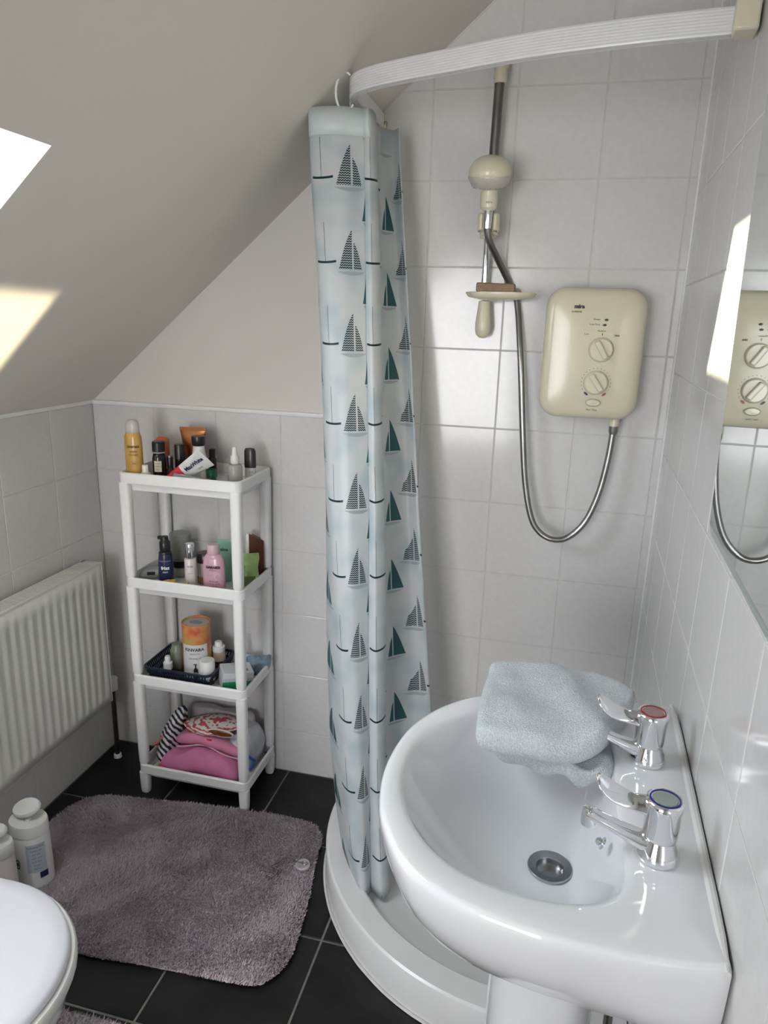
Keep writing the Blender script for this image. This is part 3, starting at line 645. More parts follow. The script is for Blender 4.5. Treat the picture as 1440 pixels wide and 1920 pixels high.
# taps
def tap(x,y,cap,label):
    t=empty('basin_tap',(x,y,.8005),0,label,'tap','lever taps on the basin')
    g=G(); g.lathe([(.0235,0),(.0255,.001),(.0262,.004),(.0250,.009),(.0225,.017),(.0195,.024),(.0175,.029)],32); g.build('base',M_chrome,t,smooth=50)
    g=G(); g.lathe([(.0165,.026),(.0200,.029),(.0205,.033),(.0215,.066),(.0225,.074),(.0215,.079),(.019,.0805),(.0172,.0795)],36); g.build('head',M_chrome,t,smooth=50)
    g=G(); g.lathe([(.0175,.0785),(.0175,.0805),(.0160,.0808),(.0158,.079)],32); g.build('colour_ring',mat('tap_ring_'+('red' if cap=='r' else 'blue'),(.35,.03,.03) if cap=='r' else (.02,.03,.25),.3),t)
    g=G(); g.lathe([(.0158,.0785),(.014,.0803),(0,.0812)],28); g.build('indice_cap',mat('tap_cap_'+('warm' if cap=='r' else 'green'),(.36,.22,.22) if cap=='r' else (.33,.38,.34),.15),t)
    # spout: flattened tapering arm with a turned down tip
    K=[(-.004,.015,.0165,.0145),(-.022,.0185,.0145,.0115),(-.042,.0255,.0125,.0092),(-.062,.0335,.0112,.0080),(-.078,.0395,.0108,.0078),(-.086,.041,.0105,.0085)]
    R=[]
    for px,pz,w,h in K:
        R.append([(px+h*.5*math.sin(-.35)*math.sin(a),w*math.cos(a),pz+h*math.sin(a)) for a in [2*PI*k/20 for k in range(20)]])
    g=G().rings(R); g.build('spout',M_chrome,t,smooth=60)
    g=G(); g.lathe([(.0095,-.014),(.0100,-.002),(.0085,.007),(.004,.0095),(0,.010)],20,(-.0825,0,.039)); g.build('spout_nose',M_chrome,t,smooth=50)
    # lever paddle
    K=[(-.012,.066,.0140,.0085),(-.022,.067,.0115,.0062),(-.034,.0675,.0105,.0045),(-.046,.0705,.0118,.0036),(-.058,.0755,.0130,.0032),(-.068,.082,.0128,.0030),(-.075,.088,.0100,.0026),(-.0785,.0915,.0055,.0018)]
    R=[]
    for i,(px,pz,w,h) in enumerate(K):
        q=K[min(i+1,len(K)-1)]; p=K[max(i-1,0)]; L=math.hypot(q[0]-p[0],q[1]-p[1]); nx,nz=-(q[1]-p[1])/L,(q[0]-p[0])/L
        R.append([(px+nx*h*math.sin(a),w*.80*math.cos(a)-.30*nz*h*math.sin(a),pz+nz*h*math.sin(a)+w*.60*math.cos(a)) for a in [2*PI*k/16 for k in range(16)]])
    G().rings(R).build('lever',M_chrome,t,smooth=70)
    return t
ta=tap(1.532,-.883,'r','chrome lever tap with red ring, beside the folded towel'); tb=tap(1.523,-1.086,'b','chrome lever tap with blue ring, nearest the camera')
ta.rotation_euler=(0,0,.03); tb.rotation_euler=(0,0,-.04)

# ------------------------------------------------------------------ towel
M_terry=mat('terry_towel',(.80,.86,.91),1.0,noise_amt=.22,scale=420,bump=1.0,bscale=520,spec=.1)
M_terry.node_tree.nodes['Bump'].inputs['Distance'].default_value=.005
tw=empty('folded_towel',(1.40,-.84,.80),0,'pale blue folded towel draped on the far side of the basin','towel')
def shift(P): return [(x-1.40,y+.84) for x,y in P]
def sagf(x,y): return .010*max(0,(y+.09)/.16)-.012*max(0,(-.05-y)/.06)+.0055*math.sin(x*42+y*25)*math.exp(-((x-.03)/.08)**2)-.10*max(0,x-.06)
low=[(1.305,-.80),(1.31,-.785),(1.38,-.775),(1.45,-.78),(1.488,-.82),(1.487,-.87),(1.478,-.918),(1.44,-.930),(1.38,-.922),(1.318,-.902),(1.305,-.89),(1.302,-.85)]
g=pillow(shift(low),-.034,-.002,nz=.009,ns=30,n=110,seed=3,rings=9,sag=lambda x,y:.006*math.sin(x*110)*max(0,min(1,(-y-.03)/.05))); g.build('under_fold',M_terry,tw,smooth=180,sub=1)
up=[(1.281,-.770),(1.284,-.742),(1.296,-.732),(1.34,-.724),(1.40,-.718),(1.455,-.716),(1.492,-.728),(1.522,-.755),(1.519,-.785),(1.50,-.83),(1.480,-.885),(1.455,-.916),(1.412,-.930),(1.35,-.934),(1.300,-.932),(1.283,-.924),(1.280,-.90),(1.280,-.84)]
g=pillow(shift(up),.003,.045,nz=.004,ns=24,n=150,seed=11,rings=14,edge=.32,sag=sagf); g.build('upper_fold',M_terry,tw,smooth=180,sub=1)

# ------------------------------------------------------------------ shelf unit
VX0,VX1,VY0,VY1=.222,.580,-.228,-.008
VW,VD=VX1-VX0,VY1-VY0
V=empty('shelf_unit',((VX0+VX1)/2,(VY0+VY1)/2,0),0,'tall narrow white plastic four tier shelf unit against the tiled wall','shelf unit')
def outl(w,d,r,z): return [(x,y,z) for x,y in rrect(w,d,r,5)]
for zt in (1.0,.70,.40,.10):
    g=G(); R=[outl(VW-.046,VD-.046,.012,zt-.052),outl(VW-.040,VD-.040,.014,zt-.030),outl(VW-.012,VD-.012,.020,zt-.030),outl(VW,VD,.022,zt-.028),outl(VW,VD,.022,zt-.003),outl(VW-.006,VD-.006,.020,zt),outl(VW-.014,VD-.014,.017,zt),outl(VW-.018,VD-.018,.015,zt-.003),outl(VW-.024,VD-.024,.013,zt-.034)]
    if zt!=1.0 or True: g.rings(R)
    s_=g.build('shelf',M_plast,V,smooth=40)
for sx in (-1,1):
    for sy in (-1,1):
        g=G(); cx,cy=sx*(VW/2-.0165),sy*(VD/2-.0145)
        def sec(w,d,z,cx=cx,cy=cy): return [(cx+x,cy+y,z) for x,y in rrect(w,d,.009,3)]
        for z0,z1 in ((0,.066),(.10,.368),(.40,.668),(.70,.968)):
            # posts slightly wider at the tier collars
            g.rings([sec(.024,.022,z0),sec(.027,.025,z0+.006),sec(.029,.0265,z0+.05 if z0>0 else .03),sec(.0305,.0275,z1),sec(.0305,.0275,z1+.004)])
        g.build('post',M_plast,V,smooth=40)

# ------------------------------------------------------------------ bottles and things on the shelves
CA=.42                                      # bottles turned towards the camera
def item(name,x,y,z,label,cat,rz=0,group=None): return empty(name,(x,y,z),rz,label,cat,group)
def lat(e,name,prof,m,n=24,sx=1,sy=1,smooth=40,c=(0,0,0),mx=None): return G().lathe(prof,n,c,sx,sy,mx).build(name,m,e,smooth=smooth)
F1,F2,F3,F4=.9665,.6665,.3665,.0665
GT='toiletries on the top shelf'; GS='toiletries on the second shelf'; GB='toiletries on the third shelf'
# top shelf
e=item('spray_bottle',.252,-.185,F1,'tall gold spray bottle with frosted clear cap, left end of top shelf','bottle',group=GT)
lat(e,'body',[(.020,0),(.0235,.004),(.0245,.03),(.0245,.10),(.0235,.125),(.019,.137)],mat('gold_plastic',(.62,.36,.09),.3,noise_amt=.25,scale=25,coat=.4),sx=1,sy=.8,smooth=60)
lat(e,'cap',[(.0185,.137),(.0195,.140),(.0185,.158),(.015,.168),(.007,.172),(0,.173)],clear_mat('frosted_cap',(.72,.68,.66),.3,.25),sx=1,sy=.8,smooth=60)
M_br=mat('brown_ink',(.12,.03,.01),.5)
lettering('GARNIER',.0085,e,M_br,on_cyl(.0245,.100,CA,.0196),bold=.0003); lettering('AMBRE',.007,e,M_br,on_cyl(.0245,.087,CA,.0196)); lettering('SOLAIRE',.007,e,M_br,on_cyl(.0245,.078,CA,.0196)); lettering('ideal',.006,e,M_br,on_cyl(.0245,.055,CA,.0196))
e=item('dropper_bottle',.292,-.198,F1,'small bottle with ribbed white cap at the front rim of top shelf','bottle',group=GT)
lat(e,'body',[(.014,0),(.0155,.003),(.0155,.026),(.010,.034)],mat('milky_glass',(.62,.61,.58),.3)); lat(e,'cap',[(.0085,.034),(.0085,.050),(.0075,.053),(0,.053)],M_white)
e=item('pill_bottle',.309,-.155,F1,'black bottle with screw cap and cream paper label on top shelf','bottle',group=GT)
lat(e,'body',[(.017,0),(.0185,.003),(.0185,.066),(.015,.078),(.013,.082)],mat('black_glass',(.012,.008,.008),.12)); lat(e,'cap',[(.0165,.083),(.0175,.085),(.0175,.108),(.0155,.112),(0,.113)],M_black,smooth=25); lat(e,'neck_ring',[(.0165,.080),(.0175,.081),(.0175,.083),(.0165,.084)],mat('clear_ring',(.35,.34,.33),.2))
patch(e,'paper_label',mat('cream_paper',(.66,.60,.50),.7),.0185,.030,.060,.3,1.1)
for k,t_ in enumerate(('PURE','CAMELIA','OIL')): lettering(t_,.006,e,M_print,on_cyl(.0190,.053-.008*k,.3))
e=item('orange_box',.278,-.085,F1,'orange cap bottle standing behind the black labelled one on top shelf','bottle',.3,group=GT)
g=G(); g.box(-.018,.018,-.014,.014,0,.100); g.build('box_body',mat('orange_card',(.62,.15,.06),.45),e,bevel=.002); g=G(); g.prism([(-.018,-.014),(.018,-.014),(.018,.014),(-.018,.014)],.10,.102); g.add([(-.018,-.014,.102),(.018,-.014,.102),(.010,0,.112),(-.010,0,.112),(.018,.014,.102),(-.018,.014,.102)],[(0,1,2,3),(1,4,2),(4,5,3,2),(5,0,3)]); g.build('box_top',MATS['orange_card'],e)
e=item('nail_polish',.330,-.135,F1,'tiny smoky bottle with silver topped black cap on top shelf','bottle',group=GT)
lat(e,'body',[(.010,0),(.0125,.002),(.0125,.030),(.007,.036)],mat('smoky_glass',(.06,.05,.045),.1)); lat(e,'cap',[(.008,.036),(.0085,.062),(.0075,.066)],M_black); lat(e,'cap_top',[(.0078,.066),(.0078,.070),(0,.071)],M_steel)
e=item('roll_on_bottle',.350,-.115,F1,'plain black cylinder deodorant in the middle of top shelf','deodorant',group=GT)
lat(e,'body',[(.0135,0),(.0145,.002),(.0145,.060)],MATS['black_glass']); lat(e,'cap',[(.015,.060),(.015,.096),(.0135,.1),(0,.1005)],M_black); 
e=item('bronze_tube',.364,-.062,F1,'bronze squeeze tube standing on its cap at the back of top shelf','tube',.15,group=GT)
g=G(); R=[]
for k in range(9):
    t=k/8; w=.020+.018*t; d=.018*(1-t)+.0012; R.append([(w*math.cos(a),d*math.sin(a),.016+.116*t) for a in [2*PI*i/28 for i in range(28)]])
g.rings(R); g.build('tube_body',mat('bronze_foil',(.33,.13,.045),.28,metal=.7,noise_amt=.3,scale=40),e,smooth=60)
G().box(-.0385,.0385,-.0012,.0012,.131,.141).build('crimp',MATS['bronze_foil'],e); lat(e,'cap',[(.016,0),(.018,.002),(.018,.016)],mat('brown_cap',(.08,.03,.015),.3)); 
e=item('lotion_bottle',.403,-.105,F1,'white bottle with flared black cap and pink mark on top shelf','bottle',group=GT)
lat(e,'body',[(.024,0),(.026,.004),(.025,.04),(.020,.07),(.0165,.088),(.0165,.098)],M_white,sx=1,sy=.75,smooth=60); lat(e,'cap',[(.0165,.0985),(.018,.101),(.0195,.121),(.0185,.125),(0,.127)],M_black,smooth=30)
g=G(); g.lathe([(.006,0),(.006,.0006)],18,mx=Matrix.Translation((.006,-.0178,.064))@Matrix.Rotation(PI/2+.1,4,'X')); g.build('pink_mark',mat('pink_ink',(.62,.16,.30),.5),e)
e=item('mini_bottle',.420,-.060,F1,'slim dark bottle behind the toothpaste tube on top shelf','bottle',group=GT)
lat(e,'body',[(.010,0),(.0115,.002),(.0115,.055),(.008,.060)],mat('dark_brown_glass',(.03,.018,.012),.12)); lat(e,'cap',[(.009,.060),(.009,.082),(0,.084)],M_black)
e=item('green_jar',.438,-.105,F1,'small dark green pot behind the toothpaste tube','jar',group=GT); lat(e,'body',[(.013,0),(.014,.002),(.014,.022),(.012,.026)],mat('dark_green_plastic',(.02,.13,.08),.3)); lat(e,'lid',[(.0145,.026),(.0145,.034),(0,.035)],MATS['dark_green_plastic'])
# toothpaste: flat tube leaning across the rim
tp=item('toothpaste_tube',.402,-.172,F1,'red and white toothpaste tube leaning on the front of top shelf','toothpaste',group=GT)
tmx=Matrix.Translation((-.004,0,.041))@Matrix.Rotation(math.radians(-33),4,'Y')@Matrix.Rotation(math.radians(28),4,'X')@Matrix.Scale(1.2,4)
def tube_sec(u0,u1,m,nm,parent=tp):
    R=[]
    for k in range(7):
        u=u0+(u1-u0)*k/6; t=(u+.062)/.124; w=.012+.014*t; dd=.013*(1-t)+.0012
        R.append([tuple(tmx@Vector((u,dd*math.sin(a),w*math.cos(a)))) for a in [2*PI*i/24 for i in range(24)]])
    return G().rings(R).build(nm,m,parent,smooth=60)
tube_sec(-.062,-.004,mat('toothpaste_red',(.62,.03,.05),.3),'red_half'); tube_sec(-.004,.062,mat('toothpaste_white',(.74,.74,.73),.3),'white_half')
def tpf(x,y,o=-.0145): return tuple(tmx@Vector((x,o*(1-(x+.062)/.124)-.0019,y)))
lettering('MaxWhite',.0135,tp,M_blue,lambda x,y:tpf(x*.85+.029,y+.004),bold=.0005); lettering('ONE',.006,tp,MATS['dark_green_plastic'],lambda x,y:tpf(x+.035,y-.012))
G().lathe([(.010,0),(.010,.016),(.008,.018)],16,mx=tmx@Matrix.Translation((-.062,0,0))@Matrix.Rotation(-PI/2,4,'Y')).build('cap',M_white,tp)
t2=item('whitening_tube',.425,-.196,F1+.012,'silver grey paste tube lying under the red and white toothpaste','tube',-.1,group=GT)
g=G(); R=[]
for k in range(7):
    t=k/6; R.append([(-.05+.1*t,(.010+.010*t)*math.cos(a),.013+(.011*(1-t)+.001)*math.sin(a)) for a in [2*PI*i/20 for i in range(20)]])
g.rings(R); g.build('tube_body',mat('silver_foil',(.48,.50,.52),.3,metal=.6),t2,smooth=60)
e=item('pump_spray',.532,-.150,F1,'clear glass spray bottle with white nozzle near the right of top shelf','bottle',group=GT)
lat(e,'body',[(.018,0),(.020,.003),(.020,.056),(.017,.063),(.010,.066)],clear_mat('clear_plastic',(.55,.54,.53),.08,.5)); lat(e,'nozzle',[(.0105,.066),(.0115,.068),(.0115,.084),(.007,.090),(.0065,.108),(.005,.111),(0,.112)],M_white)
e=item('clear_tube',.515,-.190,F1,'crinkled clear plastic tube lying at the right front of top shelf','tube',group=GT)
g=pillow([(-.03,-.010),(.02,-.014),(.034,.0),(.02,.016),(-.03,.012)],.001,.020,nz=.004,ns=70); g.build('tube_body',mat('grey_film',(.40,.38,.37),.2,noise_amt=.3,scale=90),e,smooth=180)
e=item('deodorant_stick',.549,-.090,F1,'oval deodorant stick with brown black cap, right end of top shelf','deodorant',group=GT)
lat(e,'body',[(.015,0),(.016,.003),(.016,.045)],mat('pearl_white',(.60,.60,.58),.3),sy=.65); lat(e,'cap',[(.0162,.045),(.0168,.048),(.0165,.090),(.013,.098),(0,.1)],mat('dark_cap',(.035,.028,.025),.3),sy=.65); lettering('Dove',.006,e,M_print,on_cyl(.016,.034,CA,.0104))
# second shelf
e=item('hair_clipper',.268,-.165,F2,'grey plastic electric shaver lying at the left of second shelf','shaver',.45,group=GS)
g=G(); R=[]
for px,w,h,zc in ((-.034,.008,.004,.012),(-.028,.014,.011,.020),(-.008,.018,.018,.026),(.015,.020,.020,.030),(.030,.019,.019,.031),(.036,.012,.012,.032)):
    R.append([(px,w*math.cos(a),zc+h*math.sin(a)) for a in [2*PI*i/20 for i in range(20)]])
g.rings(R); o=g.build('shaver_body',mat('grey_plastic',(.22,.225,.235),.3),e,smooth=60); g=G(); g.box(-.008,.014,-.0215,-.019,.030,.040); g.build('display',M_black,e,bevel=.001)
e=item('serum_pump_bottle',.324,-.175,F2,'dark blue pump bottle with black pump on second shelf','bottle',group=GS)
M_nb=mat('navy_plastic',(.018,.025,.075),.25)
lat(e,'body',[(.019,0),(.021,.003),(.021,.060),(.0195,.086),(.0175,.098)],M_nb,smooth=60); lat(e,'collar',[(.0175,.098),(.018,.100),(.0165,.104)],M_black); lat(e,'pump_head',[(.0140,.104),(.0150,.112),(.0150,.132),(.011,.137),(.010,.148),(0,.149)],M_black)
G().box(-.020,.010,-.005,.005,.138,.148).build('pump_spout',M_black,e,bevel=.002)
lettering('frizz',.013,e,M_white,on_cyl(.0205,.060,CA),bold=.0005); lettering('ease',.008,e,M_white,on_cyl(.0205,.049,CA)); lettering('JOHN FRIEDA',.0055,e,mat('pale_ink',(.35,.36,.4),.5),on_cyl(.0198,.080,CA))
for hz,hh,nm,c in ((0,.052,'lower',(.20,.22,.18)),(.054,.076,'upper',(.25,.27,.235))):
    e=item('hair_jar',.316,-.078,F2+hz,('wide grey green jar standing on the second shelf, lower of two' if hz==0 else 'grey green lidded jar stacked on top of another jar'),'jar',group='stacked grey green jars')
    mm=mat('jar_'+nm,c,.3,noise_amt=.1,scale=30); lat(e,'body',[(.028,0),(.030,.003),(.030,hh-.024)],mm if hz else mat('jar_pale',(.45,.43,.38),.35)); lat(e,'lid',[(.031,hh-.024),(.0315,hh-.02),(.031,hh-.003),(.028,hh),(0,hh)],mm)
    if hz: lettering('Shea',.009,e,MATS['pale_ink'],on_cyl(.030,.034,CA)); lettering('moisture',.007,e,MATS['pale_ink'],on_cyl(.030,.024,CA))
    else: lat(e,'dark_band',[(.0305,.030),(.0322,.031),(.0322,.049),(.0305,.050)],M_black)
e=item('serum_bottle',.398,-.170,F2,'slim white serum bottle with tall chrome cap on second shelf','bottle',group=GS)
lat(e,'body',[(.0150,0),(.0165,.002),(.0165,.088),(.0150,.090)],mat('pink_white',(.66,.60,.60),.25)); lat(e,'cap',[(.0120,.090),(.0125,.091),(.0125,.130),(.0115,.133),(0,.1335)],M_chrome,smooth=30); lettering('MORE',.0065,e,M_print,on_cyl(.0165,.070,CA)); lettering('serum',.005,e,mat('grey_ink',(.2,.2,.2),.5),on_cyl(.0165,.050,CA))
e=item('brown_lid_jar',.411,-.110,F2,'cream jar with dark brown lid behind the pink bottle','jar',group=GS)
lat(e,'body',[(.021,0),(.023,.003),(.023,.062)],mat('cream_jar',(.62,.57,.47),.35)); lat(e,'lid',[(.0235,.062),(.024,.066),(.0235,.086),(.021,.089),(0,.0895)],mat('maroon_lid',(.055,.02,.02),.3)); lat(e,'base_band',[(.0232,.001),(.0236,.002),(.0236,.020),(.0232,.021)],mat('tan_band',(.38,.22,.11),.5))
e=item('micellar_bottle',.470,-.170,F2,'pink cleansing bottle with pink cap in front on second shelf','bottle',group=GS)
M_pk=mat('pink_plastic',(.60,.36,.44),.25,coat=.3)
lat(e,'body',[(.030,0),(.0325,.004),(.033,.040),(.0325,.075),(.029,.098),(.021,.110),(.014,.114)],M_pk,n=32,sy=.62,smooth=60); lat(e,'cap',[(.0165,.112),(.0175,.114),(.0172,.133),(.015,.139),(0,.140)],mat('pale_pink_cap',(.66,.45,.50),.3),smooth=40)
lettering('GARNIER',.0105,e,MATS['maroon_lid'],on_cyl(.033,.077,CA*.5,.0205),bold=.0004); lettering('SkinActive',.0055,e,MATS['maroon_lid'],on_cyl(.033,.069,CA*.5,.0205))
for k,(t_,s_) in enumerate((('MICELLAR',.006),('CLEANSING WATER',.0042),('sensitive skin',.0042))): lettering(t_,s_,e,MATS['maroon_lid'],on_cyl(.033,.036-.007*k,CA*.5,.0205))
g=G(); g.tube([((.033+.001)*math.cos(-PI/2+.6+.25*math.cos(a)),(.0205+.001)*math.sin(-PI/2+.6+.25*math.cos(a)),.050+.009*math.sin(a)) for a in [PI*k/10 for k in range(15)]],.0006,5); g.build('printed_swirl',M_white,e)
e=item('yellow_sachet',.372,-.208,F2,'crumpled yellow sachet at the front rim of second shelf','sachet',.0,group=GS)
g=pillow([(-.036,-.006),(.032,-.008),(.038,.004),(-.02,.012),(-.034,.008)],.001,.032,nz=.010,ns=55); g.build('foil',mat('yellow_film',(.62,.40,.05),.35,noise_amt=.25,scale=60),e,smooth=180)
e=item('teal_tube',.462,-.085,F2,'pale teal tube with dark script behind the pink bottle','tube',.2,group=GS)
g=G(); g.rings([[(w*math.cos(a),d_*math.sin(a),z) for a in [2*PI*i/24 for i in range(24)]] for w,d_,z in ((.018,.016,0),(.019,.015,.02),(.021,.010,.07),(.023,.004,.118),(.0235,.0015,.126))]); g.build('tube_body',mat('teal_film',(.30,.55,.47),.35),e,smooth=60); lettering('aloe',.013,e,MATS['dark_green_plastic'],lambda x,y:(x,-.0085+.0*y,.098+y),bold=.0004)
e=item('red_compact',.500,-.206,F2,'small dark red packet wedged at the right front corner of second shelf','packet',group=GS); g=pillow([(-.03,-.006),(.028,-.006),(.03,.006),(-.028,.008)],.001,.022,nz=.003,ns=50); g.build('packet',mat('dark_red_film',(.28,.03,.03),.35),e,smooth=180)
e=item('white_cap_bottle',.520,-.045,F2,'pale bottle with white cap half hidden by the front post','bottle',group=GS); lat(e,'body',[(.012,0),(.013,.002),(.013,.105),(.009,.115)],mat('pearl_cream',(.58,.56,.50),.3)); lat(e,'cap',[(.009,.115),(.0095,.118),(.0095,.134),(.007,.139),(0,.14)],M_white)
e=item('green_pouch',.548,-.120,F2,'lime green refill pouch beside the right post of second shelf','pouch',.5,group=GS)
g=G(); R=[]
for z,w,d_ in ((0,.030,.014),(.02,.031,.015),(.06,.030,.011),(.09,.031,.004),(.104,.032,.001)):
    R.append([(w*math.copysign(abs(math.cos(a))**.6,math.cos(a))+.002*math.sin(z*90),d_*math.sin(a)+.003*math.sin(z*60),z) for a in [2*PI*i/28 for i in range(28)]])
g.rings(R); g.build('pouch',mat('green_film',(.33,.48,.17),.35,noise_amt=.4,scale=30),e,smooth=60); lettering('2',.022,e,MATS['dark_green_plastic'],lambda x,y:(x-.012,-.0135,.065+y))
G().box(-.012,.02,-.0160,-.0145,.012,.04).build('dark_label',mat('olive_label',(.08,.11,.03),.5),e)
e=item('brown_card',.540,-.040,F2,'brown bronze carton standing at the back right of second shelf','carton',.40,group=GS)
g=G(); g.prism([(-.021,0),(.021,0),(.021,.118),(-.021,.140)],-.012,.012,mx=Matrix.Rotation(PI/2,4,'X')); g.build('carton',mat('brown_foil',(.14,.055,.035),.35,metal=.4,noise_amt=.2,scale=60),e,bevel=.001)
# third shelf: basket and contents
bk=item('storage_basket',.355,-.120,F3,'shallow navy plastic mesh basket on the third shelf','basket')
M_navy=mat('navy_basket',(.008,.014,.035),.4)
bw,bd=.212,.170; g=G(); g.prism(rrect(bw-.03,bd-.03,.015),0,.003); g.build('basket_floor',M_navy,bk)
g=G(); g.rings([[(x,y,.046) for x,y in rrect(bw+.006,bd+.006,.02)],[(x,y,.052) for x,y in rrect(bw+.006,bd+.006,.02)],[(x,y,.052) for x,y in rrect(bw-.004,bd-.004,.018)],[(x,y,.046) for x,y in rrect(bw-.004,bd-.004,.018)],[(x,y,.046) for x,y in rrect(bw+.006,bd+.006,.02)]],False,False); g.build('basket_rim',M_navy,bk)
for side in range(4):                         # slatted sides
    Ls=(bw if side%2==0 else bd)-.02; nS=int(Ls/.0085)
    g=G(); A_=side*PI/2; off=(bd if side%2==0 else bw)/2
    for k in range(nS):
        x=-Ls/2+Ls*(k+.5)/nS; mxs=Matrix.Rotation(A_,4,'Z')
        g.add([(x*.92-.0022,-off+.014,.002),(x*.92+.0022,-off+.014,.002),(x+.0022,-off-.001,.047),(x-.0022,-off-.001,.047),(x*.92-.0022,-off+.0155,.002),(x*.92+.0022,-off+.0155,.002),(x+.0022,-off+.001,.047),(x-.0022,-off+.001,.047)],[(0,1,2,3),(7,6,5,4),(0,3,7,4),(1,5,6,2)],mxs)
    for hz in (.012,.03): 
        tt=hz/.047; g.box(-Ls/2,Ls/2,-off+.014-.015*tt,-off+.0155-.015*tt,hz,hz+.004,mxs)
    g.build('slatted_side',M_navy,bk,smooth=20)
FB=F3+.0035
e=item('cleansing_tub',.378,-.118,FB,'large cylinder tub with orange and white label in the navy basket','tub',group=GB)
m,t,b=nt('watercolour_print'); nn=t.nodes.new('ShaderNodeTexNoise'); nn.inputs['Scale'].default_value=22; tcn=t.nodes.new('ShaderNodeTexCoord'); t.links.new(tcn.outputs['Object'],nn.inputs[0]); r=t.nodes.new('ShaderNodeValToRGB'); r.color_ramp.elements[0].color=(.50,.42,.16,1); r.color_ramp.elements[0].position=.35; r.color_ramp.elements[1].color=(.55,.08,.06,1); r.color_ramp.elements[1].position=.7; q_=r.color_ramp.elements.new(.5); q_.color=(.70,.30,.10,1); t.links.new(nn.outputs['Fac'],r.inputs[0]); t.links.new(r.outputs[0],b.inputs[0]); b.inputs['Roughness'].default_value=.4
lat(e,'body',[(.041,0),(.042,.002),(.042,.168),(.0425,.170),(.0425,.172),(.040,.172),(.039,.166),(0,.166)],m,n=36,smooth=40)
lat(e,'top_disc',[(.0375,.1655),(.0375,.167),(0,.167)],mat('blush_card',(.66,.52,.50),.4),n=32); G().lathe([(.016,.1672),(.016,.1676)],24,sx=1.3,sy=.8).build('top_print',mat('blue_grey_ink',(.28,.33,.42),.5),e); 
patch(e,'front_label',mat('label_white',(.66,.66,.66),.45),.042,.002,.112,.30,1.9,n=18)
lettering('KINVARA',.0135,e,M_print,on_cyl(.0424,.097,.30),bold=.0003); lettering('ABSOLUTE',.006,e,MATS['grey_ink'],on_cyl(.0424,.084,.30)); lettering('cleansing oil',.0075,e,MATS['grey_ink'],on_cyl(.0424,.070,.30))
f_=on_cyl(.0426,0,.35); g=G(); 
def flat(poly,nm,m_): 
    gg=G(); gg.add([f_(x,y) for x,y in poly],[tuple(range(len(poly)))]); gg.build(nm,m_,e)
flat([(-.006,.006),(.006,.006),(.006,.034),(.003,.040),(-.003,.040),(-.006,.034)],'printed_bottle',M_print); flat([(-.002,.040),(.002,.040),(.002,.050),(-.002,.050)],'printed_pump',M_print); flat([(-.006,.050),(.004,.050),(.004,.053),(-.006,.053)],'printed_nozzle',M_print); 
f_=on_cyl(.0430,0,.35); flat([(-.0045,.012),(.0045,.012),(.0045,.026),(-.0045,.026)],'printed_panel',mat('pale_panel',(.4,.38,.37),.5))
e=item('tan_bottle',.431,-.085,FB,'tan lotion bottle with clear capped white pump in the navy basket','bottle',group=GB)
lat(e,'body',[(.018,0),(.020,.002),(.020,.062),(.017,.068)],mat('tan_plastic',(.50,.38,.25),.35)); lat(e,'collar',[(.0185,.068),(.019,.070),(.019,.083),(.015,.085)],M_white); lat(e,'cap',[(.0115,.085),(.0115,.096),(.009,.099),(0,.0995)],M_white); patch(e,'brown_label',MATS['maroon_lid'],.020,.020,.040,.3,1.5); patch(e,'pale_label',mat('pale_label',(.5,.47,.42),.5),.020,.041,.052,.3,1.5); lettering('MURAD',.006,e,MATS['pale_ink'],on_cyl(.0206,.030,.3)) if False else lettering('body',.006,e,MATS['pale_ink'],on_cyl(.0206,.030,.3))
e=item('white_pot',.431,-.160,FB,'white lidded pot on a black base at the front of the basket','pot',group=GB)
lat(e,'base',[(.020,0),(.0215,.002),(.0215,.024)],M_black); lat(e,'cover',[(.0225,.014),(.0228,.018),(.0225,.070),(.020,.074),(0,.0745)],M_white,n=28,smooth=40)
e=item('green_clear_bottle',.300,-.100,FB,'clear greenish bottle half full behind the small pump bottle','bottle',group=GB)
lat(e,'body',[(.019,0),(.021,.003),(.021,.060),(.017,.068),(.015,.080),(0,.081)],clear_mat('green_clear',(.42,.46,.36),.1,.45)); lat(e,'liquid',[(.0185,.003),(.0195,.006),(.0195,.030),(0,.031)],mat('green_liquid',(.10,.12,.05),.2))
e=item('mini_pump_bottle',.300,-.155,FB,'small dark bottle with stepped white pump cap at the basket front','bottle',group=GB)
lat(e,'body',[(.015,0),(.0165,.002),(.0165,.018),(.013,.024)],MATS['black_glass']); lat(e,'collar',[(.0135,.024),(.0135,.044),(.0095,.046)],M_white); lat(e,'pump_cap',[(.0090,.046),(.0090,.058),(.007,.064),(0,.065)],M_white)
e=item('medicine_box',.514,-.150,F3,'green and white carton with ribbed stripe tilted beside the basket','box',.62,group=GB)
bmx=Matrix.Translation((0,0,.002))@Matrix.Rotation(math.radians(6),4,'Y')
g=G(); g.box(-.044,.044,-.034,.034,.0,.056,bmx); g.build('carton',mat('carton_white',(.62,.63,.66),.4),e,bevel=.001)
M_gr=mat('carton_green',(.01,.24,.10),.4)
g=G(); g.box(-.0445,.0445,-.0346,-.034,.001,.030,bmx); g.build('green_panel',M_gr,e)
g=G(); g.box(-.004,.030,-.020,-.006,.056,.0565,bmx); g.build('green_logo',MATS['dark_green_plastic'],e)
for k in range(20): G().box(-.043+.0043*k,-.0415+.0043*k,-.0347,-.034,.032,.040,bmx).build('stripe',MATS['blue_grey_ink'],e)
for k in range(3): lettering(('Nicotinell','60 pieces','medicated')[k] if k else 'tissues',.007,e,MATS['dark_green_plastic'],lambda x,y,k=k:tuple(bmx@Vector((x-.005,y+.022-.009*k,.0568)))) if k==0 else None
